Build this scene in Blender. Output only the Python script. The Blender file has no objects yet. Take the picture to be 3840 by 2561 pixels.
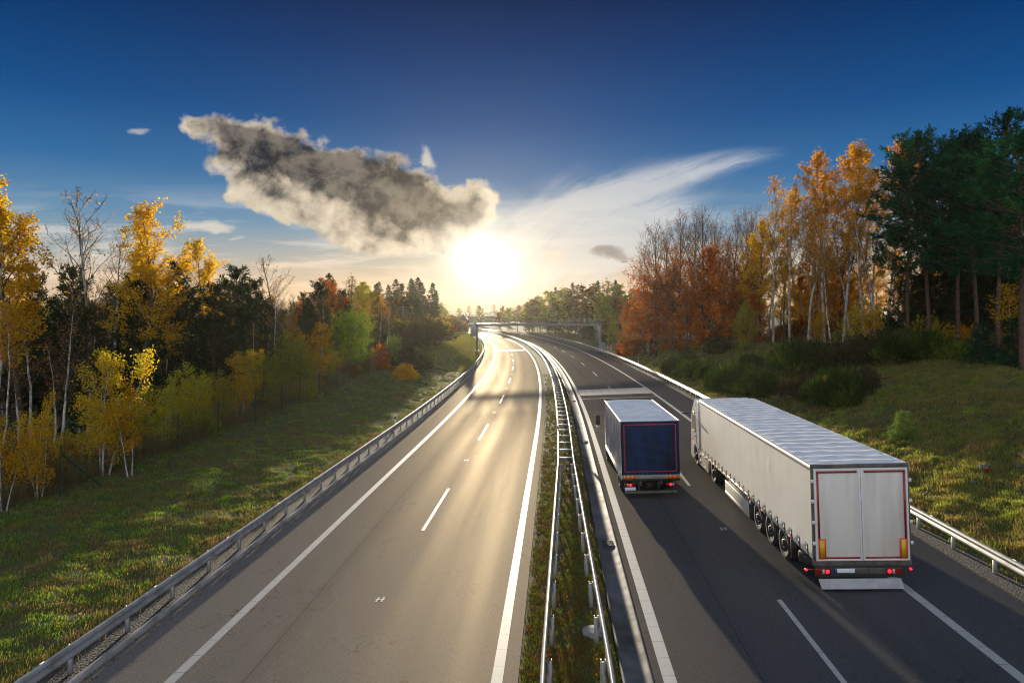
import bpy, math, random
import numpy as np
from math import radians, sin, cos, pi, atan, exp

scene = bpy.context.scene
COL = scene.collection

# ------------------------------------------------------------------ camera
CAM_Z = 8.0
FPX = 1525.0            # focal length measured in the photograph (2351 px wide copy)
CU, CV = 1175.5, 724.0  # vanishing column and horizon row
cam = bpy.data.cameras.new("camera")
cam_o = bpy.data.objects.new("camera", cam)
COL.objects.link(cam_o)
cam_o.location = (0, 0, CAM_Z)
cam_o.rotation_euler = (radians(90), 0, 0)
cam.sensor_width = 36.0
cam.lens = 36.0 * FPX / 2351.0
cam.shift_y = -60.0 / 2351.0
cam.clip_start = 0.1
cam.clip_end = 6000
scene.camera = cam_o

# ------------------------------------------------------------------ exposure / sampling
scene.view_settings.view_transform = 'Standard'
scene.view_settings.look = 'None'
scene.view_settings.exposure = 1.0
scene.view_settings.gamma = 1.0
cy = scene.cycles
cy.use_denoising = True
cy.use_adaptive_sampling = False
cy.pixel_filter_type = 'BLACKMAN_HARRIS'
cy.filter_width = 1.1
cy.max_bounces = 6
cy.diffuse_bounces = 3
cy.glossy_bounces = 3
cy.transmission_bounces = 4
cy.volume_bounces = 0
cy.transparent_max_bounces = 6
cy.sample_clamp_indirect = 6.0
cy.caustics_reflective = False
cy.caustics_refractive = False

# ------------------------------------------------------------------ sun
SUN_AZ = radians(-2.46)     # from +Y, negative = towards -X
SUN_EL = radians(4.75)
sl = bpy.data.lights.new("sun", 'SUN')
sl.energy = 5.0
sl.angle = radians(0.6)
sl.color = (1.0, 0.86, 0.64)
so = bpy.data.objects.new("sun", sl)
COL.objects.link(so)
so.rotation_euler = (radians(90) - SUN_EL, 0, pi - SUN_AZ)
# direction check: light travels along -Z of the lamp, i.e. from the sun to the scene

# ------------------------------------------------------------------ node helpers
class E:
    """A node socket with arithmetic, so that formulas can be written down."""
    tree = None
    def __init__(self, s): self.s = s
    @staticmethod
    def m(op, *a, clamp=False):
        n = E.tree.nodes.new('ShaderNodeMath'); n.operation = op; n.use_clamp = clamp
        for i, x in enumerate(a):
            if isinstance(x, E): E.tree.links.new(x.s, n.inputs[i])
            else: n.inputs[i].default_value = float(x)
        return E(n.outputs[0])
    def __add__(s, o): return E.m('ADD', s, o)
    __radd__ = __add__
    def __sub__(s, o): return E.m('SUBTRACT', s, o)
    def __rsub__(s, o): return E.m('SUBTRACT', o, s)
    def __mul__(s, o): return E.m('MULTIPLY', s, o)
    __rmul__ = __mul__
    def __truediv__(s, o): return E.m('DIVIDE', s, o)
    def __neg__(s): return E.m('MULTIPLY', s, -1.0)
    def sm(s, lo, hi):
        n = E.tree.nodes.new('ShaderNodeMapRange'); n.interpolation_type = 'SMOOTHSTEP'
        E.tree.links.new(s.s, n.inputs[0])
        n.inputs[1].default_value = lo; n.inputs[2].default_value = hi
        return E(n.outputs[0])
    def exp(s): return E.m('EXPONENT', s)
    def sq(s): return E.m('MULTIPLY', s, s)
def vec(x, y, z=0.0):
    n = E.tree.nodes.new('ShaderNodeCombineXYZ')
    for i, a in enumerate((x, y, z)):
        if isinstance(a, E): E.tree.links.new(a.s, n.inputs[i])
        else: n.inputs[i].default_value = a
    return E(n.outputs[0])
def noise(v, scale, detail=4, rough=0.55, dist=0.0, lac=2.0):
    n = E.tree.nodes.new('ShaderNodeTexNoise')
    n.inputs['Scale'].default_value = scale; n.inputs['Detail'].default_value = detail
    n.inputs['Roughness'].default_value = rough; n.inputs['Distortion'].default_value = dist
    n.inputs['Lacunarity'].default_value = lac
    if v is not None: E.tree.links.new(v.s, n.inputs['Vector'])
    return E(n.outputs['Fac'])
def billow(v, scale, detail=3.0, rough=0.5):
    n = E.tree.nodes.new('ShaderNodeTexVoronoi'); n.feature = 'F1'; n.normalize = True
    n.inputs['Scale'].default_value = scale; n.inputs['Detail'].default_value = detail; n.inputs['Roughness'].default_value = rough
    E.tree.links.new(v.s, n.inputs['Vector'])
    return 1.0 - E(n.outputs['Distance'])
def mixc(f, a, b, mode='MIX', clamp=False):
    n = E.tree.nodes.new('ShaderNodeMix'); n.data_type = 'RGBA'; n.blend_type = mode; n.clamp_result = clamp
    for sock, x in ((n.inputs[0], f), (n.inputs[6], a), (n.inputs[7], b)):
        if isinstance(x, E): E.tree.links.new(x.s, sock)
        elif isinstance(x, (int, float)): sock.default_value = x
        else: sock.default_value = (*x, 1.0)
    return E(n.outputs[2])
def ramp(f, stops, interp='LINEAR'):
    n = E.tree.nodes.new('ShaderNodeValToRGB')
    cr = n.color_ramp; cr.interpolation = interp
    while len(cr.elements) < len(stops): cr.elements.new(0.5)
    for e, (p, c) in zip(cr.elements, stops):
        e.position = p; e.color = (*c, 1.0)
    E.tree.links.new(f.s, n.inputs[0])
    return E(n.outputs[0])

# ------------------------------------------------------------------ world: sky, sun glow, clouds (all by direction)
world = bpy.data.worlds.new("World")
scene.world = world
world.use_nodes = True
wt = world.node_tree
E.tree = wt
bg = wt.nodes["Background"]
def build_sky():
    tc = wt.nodes.new('ShaderNodeTexCoord')
    nv = wt.nodes.new('ShaderNodeVectorMath'); nv.operation = 'NORMALIZE'
    wt.links.new(tc.outputs['Generated'], nv.inputs[0])
    sep = wt.nodes.new('ShaderNodeSeparateXYZ'); wt.links.new(nv.outputs[0], sep.inputs[0])
    x, y, z = (E(sep.outputs[i]) for i in range(3))
    # physically based sky as the base light
    nis = wt.nodes.new('ShaderNodeTexSky'); nis.sky_type = 'NISHITA'; nis.sun_disc = False
    nis.sun_elevation = SUN_EL; nis.sun_rotation = SUN_AZ; nis.air_density = 1.0; nis.dust_density = 1.2; nis.ozone_density = 2.0
    base = mixc(1.0, E(nis.outputs[0]), (0.0008, 0.0013, 0.0020), 'MULTIPLY')
    # elevation gradient, degrees / 90
    el = E.m('ARCSINE', z) * (180 / pi / 90.0)
    d = 1 / 90.0
    front = ramp(el, [(0.0, (0.72, 0.50, 0.31)), (2.0 * d, (0.66, 0.50, 0.35)), (4.5 * d, (0.36, 0.41, 0.41)), (7.5 * d, (0.125, 0.27, 0.42)),
                      (11.5 * d, (0.026, 0.142, 0.345)), (16 * d, (0.003, 0.072, 0.245)), (21 * d, (0.0, 0.038, 0.158)), (26 * d, (0.0, 0.015, 0.072)), (32 * d, (0.0, 0.012, 0.065)),
                      (90 * d, (0.03, 0.07, 0.16))])
    back = ramp(el, [(0.0, (0.86, 0.77, 0.70)), (15 * d, (1.04, 1.04, 1.06)), (45 * d, (0.62, 0.78, 1.02)), (90 * d, (0.20, 0.34, 0.56))])
    sky = mixc(y.sm(0.45, -0.6), front, back)
    # darker towards the sides of the frame high up
    sky = mixc(1.0, sky, base, 'ADD')
    # gnomonic coordinates about the road axis, in units of 100 px of the photograph
    yy = E.m('MAXIMUM', y, 0.05)
    u = x / yy * 15.25
    v = z / yy * 15.25
    fwd = y.sm(0.08, 0.3)
    SX, SY = (1112 - CU) / 100, (CV - 600) / 100
    def D(px, py): return ((px - CU) / 100, (CV - py) / 100)
    r2 = (u - SX).sq() + ((v - SY) * 1.15).sq()
    r = E.m('SQRT', r2)
    # distance glow
    wide = (r * -0.86).exp() * fwd
    mid = (r2 * -0.85).exp() * fwd
    core = (r2 * -2.9).exp() * fwd
    hor = (v.sq() * -0.55).exp() * (-(u - SX).sq() * 0.012).exp() * fwd
    sky = mixc(hor * 0.60, sky, (0.85, 0.52, 0.24))
    sky = mixc(wide * 0.56, sky, (0.95, 0.76, 0.50))
    # thin horizontal streaks low in the sky
    n1 = noise(vec(u * 0.22, v * 1.9, 3.0), 1.0, 7, 0.6, 0.4)
    n2 = noise(vec(u * 0.10, v * 0.9 + u * 0.06, 9.0), 1.3, 6, 0.6, 0.2)
    band = v.sm(0.0, 0.6) * v.sm(3.2, 1.4)
    st = n1.sm(0.42, 0.60) * band * (1.0 - (u + 3.0).sm(3.5, 9.0) * 0.6)
    sky = mixc(st * 0.72, sky, mixc(v.sm(0.4, 2.2), (0.97, 0.70, 0.44), (0.78, 0.78, 0.74)))
    lowd = n2.sm(0.52, 0.7) * v.sm(-0.1, 0.2) * v.sm(1.5, 0.6)
    sky = mixc(lowd * 0.45, sky, (0.52, 0.40, 0.33))
    # cirrus fan rising to the upper side of the road axis
    ca, sa = cos(radians(24)), sin(radians(24))
    ox, oy = D(1420, 470)
    a = (u - ox) * ca + (v - oy) * sa
    b = (v - oy) * ca - (u - ox) * sa
    bb = b + a.sq() * 0.035
    warp = noise(vec(a * 0.5, bb * 0.8, 21.0), 1.0, 5, 0.6)
    fib = noise(vec(a * 0.30 + warp * 0.6, bb * 1.9 + warp * 1.2, 5.0), 1.0, 9, 0.63, 0.3)
    env = (-(a - 0.0).sq() * 0.16 - (bb / (0.90 - a * 0.15)).sq() * 0.9).exp()
    env3 = (-(a + 0.5).sq() * 0.22 - ((bb + 0.75) / 0.75).sq()).exp() * 0.8
    env2 = (-(a - 2.4).sq() * 0.35 - ((bb - 0.15) * 3.6).sq()).exp() * 0.75
    low = (-(u - 1.3).sq() * 0.28 - (v - 1.75).sq() * 0.75).exp() * 0.95
    cir = (env + env2 + env3 + low) * (-0.22 + fib * 2.1)
    cir = cir.sm(0.20, 1.30) * fwd
    sky = mixc(cir * 0.70, sky, mixc((r * -0.35).exp(), (0.60, 0.63, 0.66), (1.05, 0.90, 0.70)))
    # the large backlit cloud
    ang = radians(-16.3)
    c0x, c0y = D(790, 410)
    def rot(pu, pv):
        if isinstance(pu, E):
            return (pu - c0x) * cos(ang) + (pv - c0y) * sin(ang), (pv - c0y) * cos(ang) - (pu - c0x) * sin(ang)
        return (pu - c0x) * cos(ang) + (pv - c0y) * sin(ang), (pv - c0y) * cos(ang) - (pu - c0x) * sin(ang)
    wv = vec(u * 0.9, v * 0.9, 2.0)
    wx = noise(wv, 1.0, 4, 0.5) - 0.5
    wy = noise(vec(u * 0.9 + 7.0, v * 0.9, 4.0), 1.0, 4, 0.5) - 0.5
    uw, vw = u + wx * 0.55, v + wy * 0.55
    A, B = rot(uw, vw)
    def field(blobs):
        tot = None
        for px, py, ra, rb, w in blobs:
            pa, pb = rot(*D(px, py))
            g = (-(((A - pa) / (ra / 100)).sq() + ((B - pb) / (rb / 100)).sq())).exp() * w
            tot = g if tot is None else tot + g
        return tot
    shape = field([(440, 290, 30, 26, .9), (535, 305, 75, 38, 1), (640, 350, 100, 62, 1), (570, 400, 90, 36, .85), (740, 400, 110, 66, 1), (640, 465, 90, 40, .95),
                   (780, 490, 100, 48, .95), (860, 425, 100, 62, 1), (960, 455, 95, 66, 1), (830, 548, 75, 30, .9), (920, 535, 95, 40, .95), (1040, 490, 85, 50, 1), (1110, 468, 38, 48, .9),
                   (535, 440, 22, 26, .6), (1000, 560, 60, 24, .5)])
    fbn = noise(vec(u * 1.0, v * 1.0, 12.0), 1.7, 11, 0.57, 0.12)
    bl = billow(vec(u + wx * 0.9, v + wy * 0.9, 3.0), 1.5, 3.0, 0.5)
    fb = fbn * 0.70 + (bl - 0.62) * 0.50 + 0.15
    fb2 = noise(vec(u * 1.0, v * 1.0, 31.0), 0.9, 8, 0.55, 0.1)
    fb3 = noise(vec(u + wx * 0.5, v * 1.1 + 0.12, 12.3), 1.9, 9, 0.58, 0.2)
    dens = shape + (fb - 0.5) * 2.6 * shape.sm(0.05, 0.45) - 0.09
    alpha = dens.sm(0.26, 0.72) * fwd
    thick = field([(540, 300, 75, 26, .9), (640, 345, 95, 40, 1.15), (740, 395, 100, 44, 1.2), (855, 418, 95, 42, 1.1), (955, 445, 80, 46, 1.0), (1075, 485, 45, 38, .85), (920, 500, 110, 34, .55),
                   (640, 440, 45, 16, .35), (900, 545, 60, 14, .35)])
    tk = (thick * 1.45 + (fb3 - 0.5) * 1.3 + (fb2 - 0.5) * 2.6 + (dens - 0.9) * 0.25 + (bl - 0.62) * -0.9 + 0.22).sm(-0.10, 1.15)
    near = (r * -0.33).exp()
    bright = mixc(near, (0.80, 0.69, 0.53), (1.30, 1.05, 0.74))
    dark = mixc(near.sm(0.12, 0.6), (0.009, 0.016, 0.030), (0.10, 0.085, 0.065))
    cc = mixc(tk, bright, mixc(fb3.sm(0.36, 0.66), mixc(0.25, dark, bright), dark))
    cc = mixc(((fb - 0.5) * 2.4 + 0.5).sm(0.2, 0.9) * 0.45, cc, mixc(0.6, cc, dark))
    sky = mixc(alpha, sky, cc)
    # small loose clouds
    def puff(lst, al, col):
        nonlocal sky
        t = None
        for px, py, ra, rb, w in lst:
            dx, dy = D(px, py)
            g = (-(((uw - dx) / (ra / 100)).sq() + ((vw - dy) / (rb / 100)).sq())).exp() * w
            t = g if t is None else t + g
        sky = mixc((t + (fb - 0.5) * 2.3 * t.sm(0.05, 0.4)).sm(0.15, 1.25) * al * fwd, sky, col)
    puff([(455, 512, 34, 10, 1), (500, 521, 34, 10, 1), (545, 546, 26, 5, .7), (972, 362, 13, 20, 1), (318, 300, 24, 8, .7), (985, 378, 16, 14, .8)], 0.8, (0.72, 0.66, 0.56))
    puff([(1390, 578, 40, 12, 1), (1430, 590, 34, 9, .8)], 0.7, (0.20, 0.16, 0.125))
    puff([(1200, 655, 30, 9, .9), (1280, 588, 34, 14, .8), (650, 610, 90, 7, .9), (900, 585, 30, 10, .6)], 0.6, (0.95, 0.72, 0.5))
    # the sun itself burning through
    rw2 = (u - SX + wx * 1.1).sq() * 0.85 + ((v - SY) * 1.25 + wy * 1.3).sq()
    sky = mixc((rw2 * -0.9).exp() * fwd * 0.45, sky, (1.3, 1.10, 0.80))
    sky = mixc((rw2 * -1.15).exp() * fwd * 0.85, sky, (1.16, 1.07, 0.90))
    sky = mixc((rw2 * -3.6).exp() * fwd, sky, (1.75, 1.68, 1.55))
    # earth below the horizon
    sky = mixc(z.sm(-0.02, -0.10), sky, (0.10, 0.085, 0.06))
    wt.links.new(sky.s, bg.inputs[0])
    bg.inputs[1].default_value = 0.51
build_sky()
world.cycles.sampling_method = 'MANUAL'
world.cycles.sample_map_resolution = 512

# ------------------------------------------------------------------ mesh building
class MB:
    def __init__(s): s.v = []; s.q = []; s.t = []; s.n = 0; s.uv = []
    def add(s, v, quads=None, tris=None, uv=None):
        v = np.asarray(v, dtype=np.float64).reshape(-1, 3)
        s.v.append(v)
        s.uv.append(np.zeros((len(v), 2)) if uv is None else np.asarray(uv, dtype=np.float64).reshape(-1, 2))
        if quads is not None and len(quads): s.q.append(np.asarray(quads, dtype=np.int64).reshape(-1, 4) + s.n)
        if tris is not None and len(tris): s.t.append(np.asarray(tris, dtype=np.int64).reshape(-1, 3) + s.n)
        s.n += len(v)
        return s
    def box(s, x0, x1, y0, y1, z0, z1):
        v = [(x, y, z) for z in (z0, z1) for x, y in ((x0, y0), (x1, y0), (x1, y1), (x0, y1))]
        return s.add(v, [(3, 2, 1, 0), (4, 5, 6, 7), (0, 1, 5, 4), (1, 2, 6, 5), (2, 3, 7, 6), (3, 0, 4, 7)])
    def tube(s, pts, rad, n=6, cap=True):
        pts = np.asarray(pts, float); m = len(pts)
        rad = np.broadcast_to(np.asarray(rad, float), (m,))
        d = np.gradient(pts, axis=0); d /= np.linalg.norm(d, axis=1)[:, None] + 1e-9
        up = np.array((0.0, 0, 1)) if abs(d[0][2]) < 0.9 else np.array((1.0, 0, 0))
        a = np.cross(d, up); a /= np.linalg.norm(a, axis=1)[:, None] + 1e-9
        b = np.cross(d, a)
        th = np.arange(n) * 2 * pi / n
        v = pts[:, None, :] + rad[:, None, None] * (np.cos(th)[None, :, None] * a[:, None, :] + np.sin(th)[None, :, None] * b[:, None, :])
        i = np.arange(m - 1)[:, None] * n; k = np.arange(n)[None, :]; k2 = (k + 1) % n
        q = np.stack([i + k, i + k2, i + n + k2, i + n + k], -1).reshape(-1, 4)
        s.add(v.reshape(-1, 3), q)
        if cap and n in (3, 4, 6, 8):
            for base in (0, (m - 1) * n):
                c = np.arange(n) + base
                vv = v.reshape(-1, 3)[c]
                ctr = vv.mean(0)
                s.add(np.vstack([vv, ctr]), None, [(j, (j + 1) % n, n) for j in range(n)])
        return s
    def bar(s, p, q, w, h):
        """box-section bar from p to q, w wide (horizontal), h high"""
        p, q = np.array(p, float), np.array(q, float)
        d = q - p; d /= np.linalg.norm(d)
        up = np.array((0, 0, 1.0)) if abs(d[2]) < 0.95 else np.array((0, 1.0, 0))
        a = np.cross(d, up); a /= np.linalg.norm(a); b = np.cross(a, d)
        v = [e + sa * a * w / 2 + sb * b * h / 2 for e in (p, q) for sa, sb in ((-1, -1), (1, -1), (1, 1), (-1, 1))]
        return s.add(v, [(0, 1, 2, 3), (7, 6, 5, 4), (0, 4, 5, 1), (1, 5, 6, 2), (2, 6, 7, 3), (3, 7, 4, 0)])
    def sweep(s, path, prof, closed=True, frame=None):
        """profile of (side, up) pairs swept along a path of points; side is to +X of the path"""
        path = np.asarray(path, float); prof = np.asarray(prof, float)
        d = np.gradient(path, axis=0); d[:, 2] = 0; d /= np.linalg.norm(d, axis=1)[:, None]
        sd = np.stack([d[:, 1], -d[:, 0], 0 * d[:, 0]], 1)
        v = path[:, None, :] + sd[:, None, :] * prof[None, :, 0, None] + np.array((0, 0, 1.0)) * prof[None, :, 1, None]
        m, n = len(path), len(prof)
        k = np.arange(n if closed else n - 1)[None, :]; k2 = (k + 1) % n; i = np.arange(m - 1)[:, None] * n
        s.add(v.reshape(-1, 3), np.stack([i + k, i + k2, i + n + k2, i + n + k], -1).reshape(-1, 4))
        return s
    def lathe(s, c, axis, prof, n=24):
        """profile of (distance along axis, radius) pairs turned about an axis ('x','y','z') through c"""
        prof = np.asarray(prof, float); th = np.arange(n) * 2 * pi / n
        a = prof[:, 0][:, None] + 0 * th; r = prof[:, 1][:, None]
        u, w = r * np.cos(th), r * np.sin(th)
        v = {'x': (a, u, w), 'y': (u, a, w), 'z': (u, w, a)}[axis]
        v = np.stack(v, -1) + np.asarray(c, float)
        m = len(prof); i = np.arange(m - 1)[:, None] * n; k = np.arange(n)[None, :]; k2 = (k + 1) % n
        return s.add(v.reshape(-1, 3), np.stack([i + k, i + k2, i + n + k2, i + n + k], -1).reshape(-1, 4))
    def prism(s, poly, axis, a0, a1):
        """polygon of 2-D points extruded along an axis; poly in the two other axes' order"""
        n = len(poly)
        def put(a, p): return {'x': (a, p[0], p[1]), 'y': (p[0], a, p[1]), 'z': (p[0], p[1], a)}[axis]
        s.add([put(a0, p) for p in poly] + [put(a1, p) for p in poly], [(i, (i + 1) % n, n + (i + 1) % n, n + i) for i in range(n)])
        for a in (a0, a1):
            s.ngons = getattr(s, 'ngons', [])
            s.add([put(a, p) for p in poly]); s.ngons.append(list(range(s.n - n, s.n)))
        return s
    def grid(s, fn, us, vs, uv=False):
        us, vs = np.asarray(us, float), np.asarray(vs, float)
        U, V = np.meshgrid(us, vs, indexing='ij')
        X, Y, Z = fn(U, V)
        m, n = len(us), len(vs)
        i = np.arange(m - 1)[:, None] * n; k = np.arange(n - 1)[None, :]
        q = np.stack([i + k, i + n + k, i + n + k + 1, i + k + 1], -1).reshape(-1, 4)
        return s.add(np.stack([X + 0 * U, Y + 0 * U, Z + 0 * U], -1).reshape(-1, 3), q, None, np.stack([U, V], -1).reshape(-1, 2))
    def mesh(s, name, mat=None, smooth=False, uv=False):
        me = bpy.data.meshes.new(name)
        v = np.concatenate(s.v); loops, starts, tot = [], [], []
        q = np.concatenate(s.q) if s.q else np.zeros((0, 4), int)
        t = np.concatenate(s.t) if s.t else np.zeros((0, 3), int)
        ng = getattr(s, 'ngons', [])
        loops = np.concatenate([q.ravel(), t.ravel()] + [np.array(g) for g in ng]).astype(np.int32)
        tot = np.concatenate([np.full(len(q), 4), np.full(len(t), 3), np.array([len(g) for g in ng], int)]).astype(np.int32)
        starts = np.concatenate([[0], np.cumsum(tot)[:-1]]).astype(np.int32)
        me.vertices.add(len(v)); me.vertices.foreach_set("co", v.astype(np.float32).ravel())
        me.loops.add(len(loops)); me.loops.foreach_set("vertex_index", loops)
        me.polygons.add(len(tot)); me.polygons.foreach_set("loop_start", starts)
        try: me.polygons.foreach_set("loop_total", tot)
        except Exception: pass
        if smooth: me.polygons.foreach_set("use_smooth", np.ones(len(tot), bool))
        if uv:
            l = me.uv_layers.new(name="UVMap")
            l.data.foreach_set("uv", np.concatenate(s.uv)[loops].astype(np.float32).ravel())
        me.update(calc_edges=True)
        me.validate()
        if mat: me.materials.append(mat)
        return me

def ob(name, mb, mat=None, parent=None, smooth=False, bevel=0.0, uv=False, fix=True):
    me = mb.mesh(name, mat, smooth, uv) if isinstance(mb, MB) else mb
    o = bpy.data.objects.new(name, me); COL.objects.link(o)
    if parent is not None: o.parent = parent
    if bevel:
        b = o.modifiers.new("edge", 'BEVEL'); b.width = bevel; b.segments = 2; b.limit_method = 'ANGLE'; b.angle_limit = radians(40)
    return o
def tag(o, label=None, cat=None, group=None, kind=None):
    if label: o["label"] = label
    if cat: o["category"] = cat
    if group: o["group"] = group
    if kind: o["kind"] = kind
    return o
def thing(name, label, cat, loc=(0, 0, 0), rot=(0, 0, 0), group=None):
    o = bpy.data.objects.new(name, None); COL.objects.link(o)
    o.location = loc; o.rotation_euler = rot; o.empty_display_size = 0.3
    return tag(o, label, cat, group)
def copy_thing(root, loc, rz=0.0, scale=(1, 1, 1), label=None, group=None, cat=None):
    r = root.copy(); COL.objects.link(r); r.location = loc; r.rotation_euler = (0, 0, rz); r.scale = scale
    for ch in root.children:
        c = ch.copy(); COL.objects.link(c); c.parent = r
        for g in ch.children:
            d = g.copy(); COL.objects.link(d); d.parent = c
    if label: r["label"] = label
    if group: r["group"] = group
    if cat: r["category"] = cat
    return r

# ------------------------------------------------------------------ materials
def newmat(name):
    m = bpy.data.materials.new(name); m.use_nodes = True
    E.tree = m.node_tree
    return m, m.node_tree, m.node_tree.nodes["Principled BSDF"]
def setp(t, p, key, x):
    if isinstance(x, E): t.links.new(x.s, p.inputs[key])
    elif isinstance(x, tuple): p.inputs[key].default_value = (*x, 1.0)
    else: p.inputs[key].default_value = x
def coords(t, kind='Object'):
    n = t.nodes.new('ShaderNodeTexCoord'); return E(n.outputs[kind])
def bump(t, p, h, strength=0.3, dist=0.02):
    b = t.nodes.new('ShaderNodeBump'); b.inputs['Strength'].default_value = strength; b.inputs['Distance'].default_value = dist
    t.links.new(h.s, b.inputs['Height']); t.links.new(b.outputs[0], p.inputs['Normal'])
def pm(name, col, rough=0.5, metal=0.0, spec=0.5, var=0.18, scale=6.0, bmp=0.0, streak=False, col2=None):
    """painted / metal / rubber surface with a little dirt and wear"""
    m, t, p = newmat(name)
    c = coords(t)
    if streak:
        mp = t.nodes.new('ShaderNodeMapping'); mp.inputs['Scale'].default_value = (1, 1, 0.12); t.links.new(c.s, mp.inputs[0]); c2 = E(mp.outputs[0])
    else: c2 = c
    n = noise(c2, scale, 6, 0.6)
    dk = col2 or tuple(x * (1 - 2 * var) for x in col)
    setp(t, p, 'Base Color', mixc(n.sm(0.35, 0.7), col, dk))
    setp(t, p, 'Roughness', noise(c, scale * 2.3, 4) * 0.25 + (rough - 0.125))
    setp(t, p, 'Metallic', metal); setp(t, p, 'Specular IOR Level', spec)
    if bmp: bump(t, p, noise(c, scale * 12, 3), bmp, 0.01)
    return m
def leafmat(name, stops, trans=0.5, tint=0.25, cs=0.45, ca=1.1):
    """leaf cards: colour differs from leaf to leaf and from clump to clump, light shines through"""
    m, t, p = newmat(name)
    t.nodes.remove(p)
    g = t.nodes.new('ShaderNodeNewGeometry')
    rnd = E(g.outputs['Random Per Island'])
    oi = t.nodes.new('ShaderNodeObjectInfo')
    cl = noise(coords(t), cs, 4, 0.65)
    f = E.m('ADD', rnd * 0.55 + (cl - 0.5) * ca, (E(oi.outputs['Random']) - 0.5) * tint + 0.22, clamp=True)
    k = len(stops) - 1
    c = ramp(f, [(i / k, s) for i, s in enumerate(stops)])
    di = t.nodes.new('ShaderNodeBsdfDiffuse'); tr = t.nodes.new('ShaderNodeBsdfTranslucent'); mx = t.nodes.new('ShaderNodeMixShader')
    t.links.new(c.s, di.inputs[0]); t.links.new(mixc(1.0, c, (1.0, 0.92, 0.6), 'MULTIPLY').s, tr.inputs[0])
    mx.inputs[0].default_value = trans
    t.links.new(di.outputs[0], mx.inputs[1]); t.links.new(tr.outputs[0], mx.inputs[2])
    t.links.new(mx.outputs[0], t.nodes["Material Output"].inputs[0])
    return m

M = {}
M['galv'] = pm("galvanised_steel", (0.40, 0.41, 0.42), 0.52, 0.25, var=0.22, scale=2.0)
M['galv_dull'] = pm("dull_galvanised_steel", (0.30, 0.30, 0.30), 0.5, 0.5, var=0.15, scale=4.0)
M['gantry'] = pm("grey_painted_steel", (0.19, 0.20, 0.245), 0.45, 0.1, var=0.10, scale=2.0)
M['concrete'] = pm("weathered_concrete", (0.34, 0.32, 0.29), 0.85, var=0.25, scale=1.5, bmp=0.3)
M['gutter'] = pm("wet_stained_concrete", (0.12, 0.12, 0.125), 0.7, spec=0.2, var=0.3, scale=0.9, bmp=0.2)
M['rubber'] = pm("tyre_rubber", (0.022, 0.021, 0.020), 0.75, var=0.2, scale=8, col2=(0.05, 0.045, 0.04))
M['rim'] = pm("dull_wheel_steel", (0.045, 0.045, 0.046), 0.6, 0.1, var=0.3, scale=9)
M['white'] = pm("white_vehicle_paint", (0.74, 0.73, 0.71), 0.28, var=0.06, scale=2.0)
M['curtain'] = pm("white_pvc_curtain", (0.88, 0.84, 0.77), 0.40, var=0.03, scale=0.7, streak=True)
M['roofskin'] = pm("white_pvc_roof", (0.86, 0.85, 0.84), 0.45, var=0.07, scale=1.4)
M['door'] = pm("grimy_white_door", (0.74, 0.70, 0.64), 0.5, var=0.06, scale=1.4, streak=True, col2=(0.54, 0.49, 0.43))
M['frame'] = pm("grimy_grey_frame", (0.13, 0.12, 0.11), 0.55, 0.2, var=0.25, scale=4)
M['black'] = pm("black_chassis", (0.018, 0.018, 0.019), 0.6, var=0.3, scale=5, col2=(0.04, 0.036, 0.03))
M['cream'] = pm("cream_side_panel", (0.58, 0.55, 0.49), 0.4, var=0.1, scale=2)
M['flap'] = pm("pale_rubber_flap", (0.50, 0.51, 0.53), 0.5, var=0.12, scale=2.0)
M['redtape'] = pm("red_reflective_tape", (0.34, 0.014, 0.012), 0.35, var=0.1, scale=12)
M['yellow'] = pm("yellow_reflective_plate", (0.72, 0.42, 0.01), 0.35, var=0.08, scale=10)
M['orange'] = pm("red_reflective_border", (0.85, 0.05, 0.015), 0.35, var=0.05, scale=10)
M['plate'] = pm("number_plate_white", (0.78, 0.80, 0.82), 0.35, var=0.05, scale=10)
M['eublue'] = pm("number_plate_blue", (0.01, 0.10, 0.42), 0.35, var=0.05, scale=10)
M['tarp'] = pm("navy_blue_tarpaulin", (0.003, 0.024, 0.085), 0.55, spec=0.12, var=0.3, scale=2.2, streak=True, col2=(0.003, 0.012, 0.026))
M['tarpside'] = pm("blue_tarpaulin_painted_sunlit", (0.30, 0.30, 0.34), 0.34, spec=0.7, var=0.15, scale=1.0)  # blue tarpaulin with grazing sunlight on it mixed into the base colour
M['tarproof'] = pm("grey_tarpaulin_roof", (0.82, 0.82, 0.82), 0.42, var=0.1, scale=1.5)
M['alu'] = pm("dull_aluminium_board", (0.36, 0.35, 0.33), 0.45, 0.4, var=0.2, scale=3)
M['glass'] = pm("dark_window_glass", (0.30, 0.30, 0.26), 0.08, 0.0, spec=0.8, var=0.1, scale=1)
M['lens'] = pm("dark_red_lamp_lens", (0.26, 0.012, 0.010), 0.2, var=0.2, scale=20)
M['clear'] = pm("clear_lamp_lens", (0.5, 0.5, 0.48), 0.2, var=0.1, scale=20)
M['green'] = pm("dark_green_fence_steel", (0.015, 0.06, 0.045), 0.5, var=0.2, scale=5)
M['wire'] = pm("grey_fence_wire", (0.16, 0.16, 0.15), 0.45, 0.5, var=0.2, scale=5)
M['sign'] = pm("yellow_sign_face", (0.80, 0.42, 0.01), 0.4, var=0.06, scale=3)
M['signback'] = pm("grey_sign_back", (0.42, 0.43, 0.44), 0.5, 0.1, var=0.1, scale=1)
M['housewall'] = pm("pale_render", (0.16, 0.12, 0.09), 0.9, var=0.15, scale=1)
M['houseroof'] = pm("dark_roof_tiles", (0.10, 0.065, 0.05), 0.8, var=0.25, scale=2)
M['stone'] = pm("dark_field_stone", (0.13, 0.12, 0.11), 0.9, var=0.3, scale=3, bmp=0.5)
M['wood'] = pm("pale_prop_timber", (0.32, 0.22, 0.13), 0.8, var=0.2, scale=5)
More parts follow.
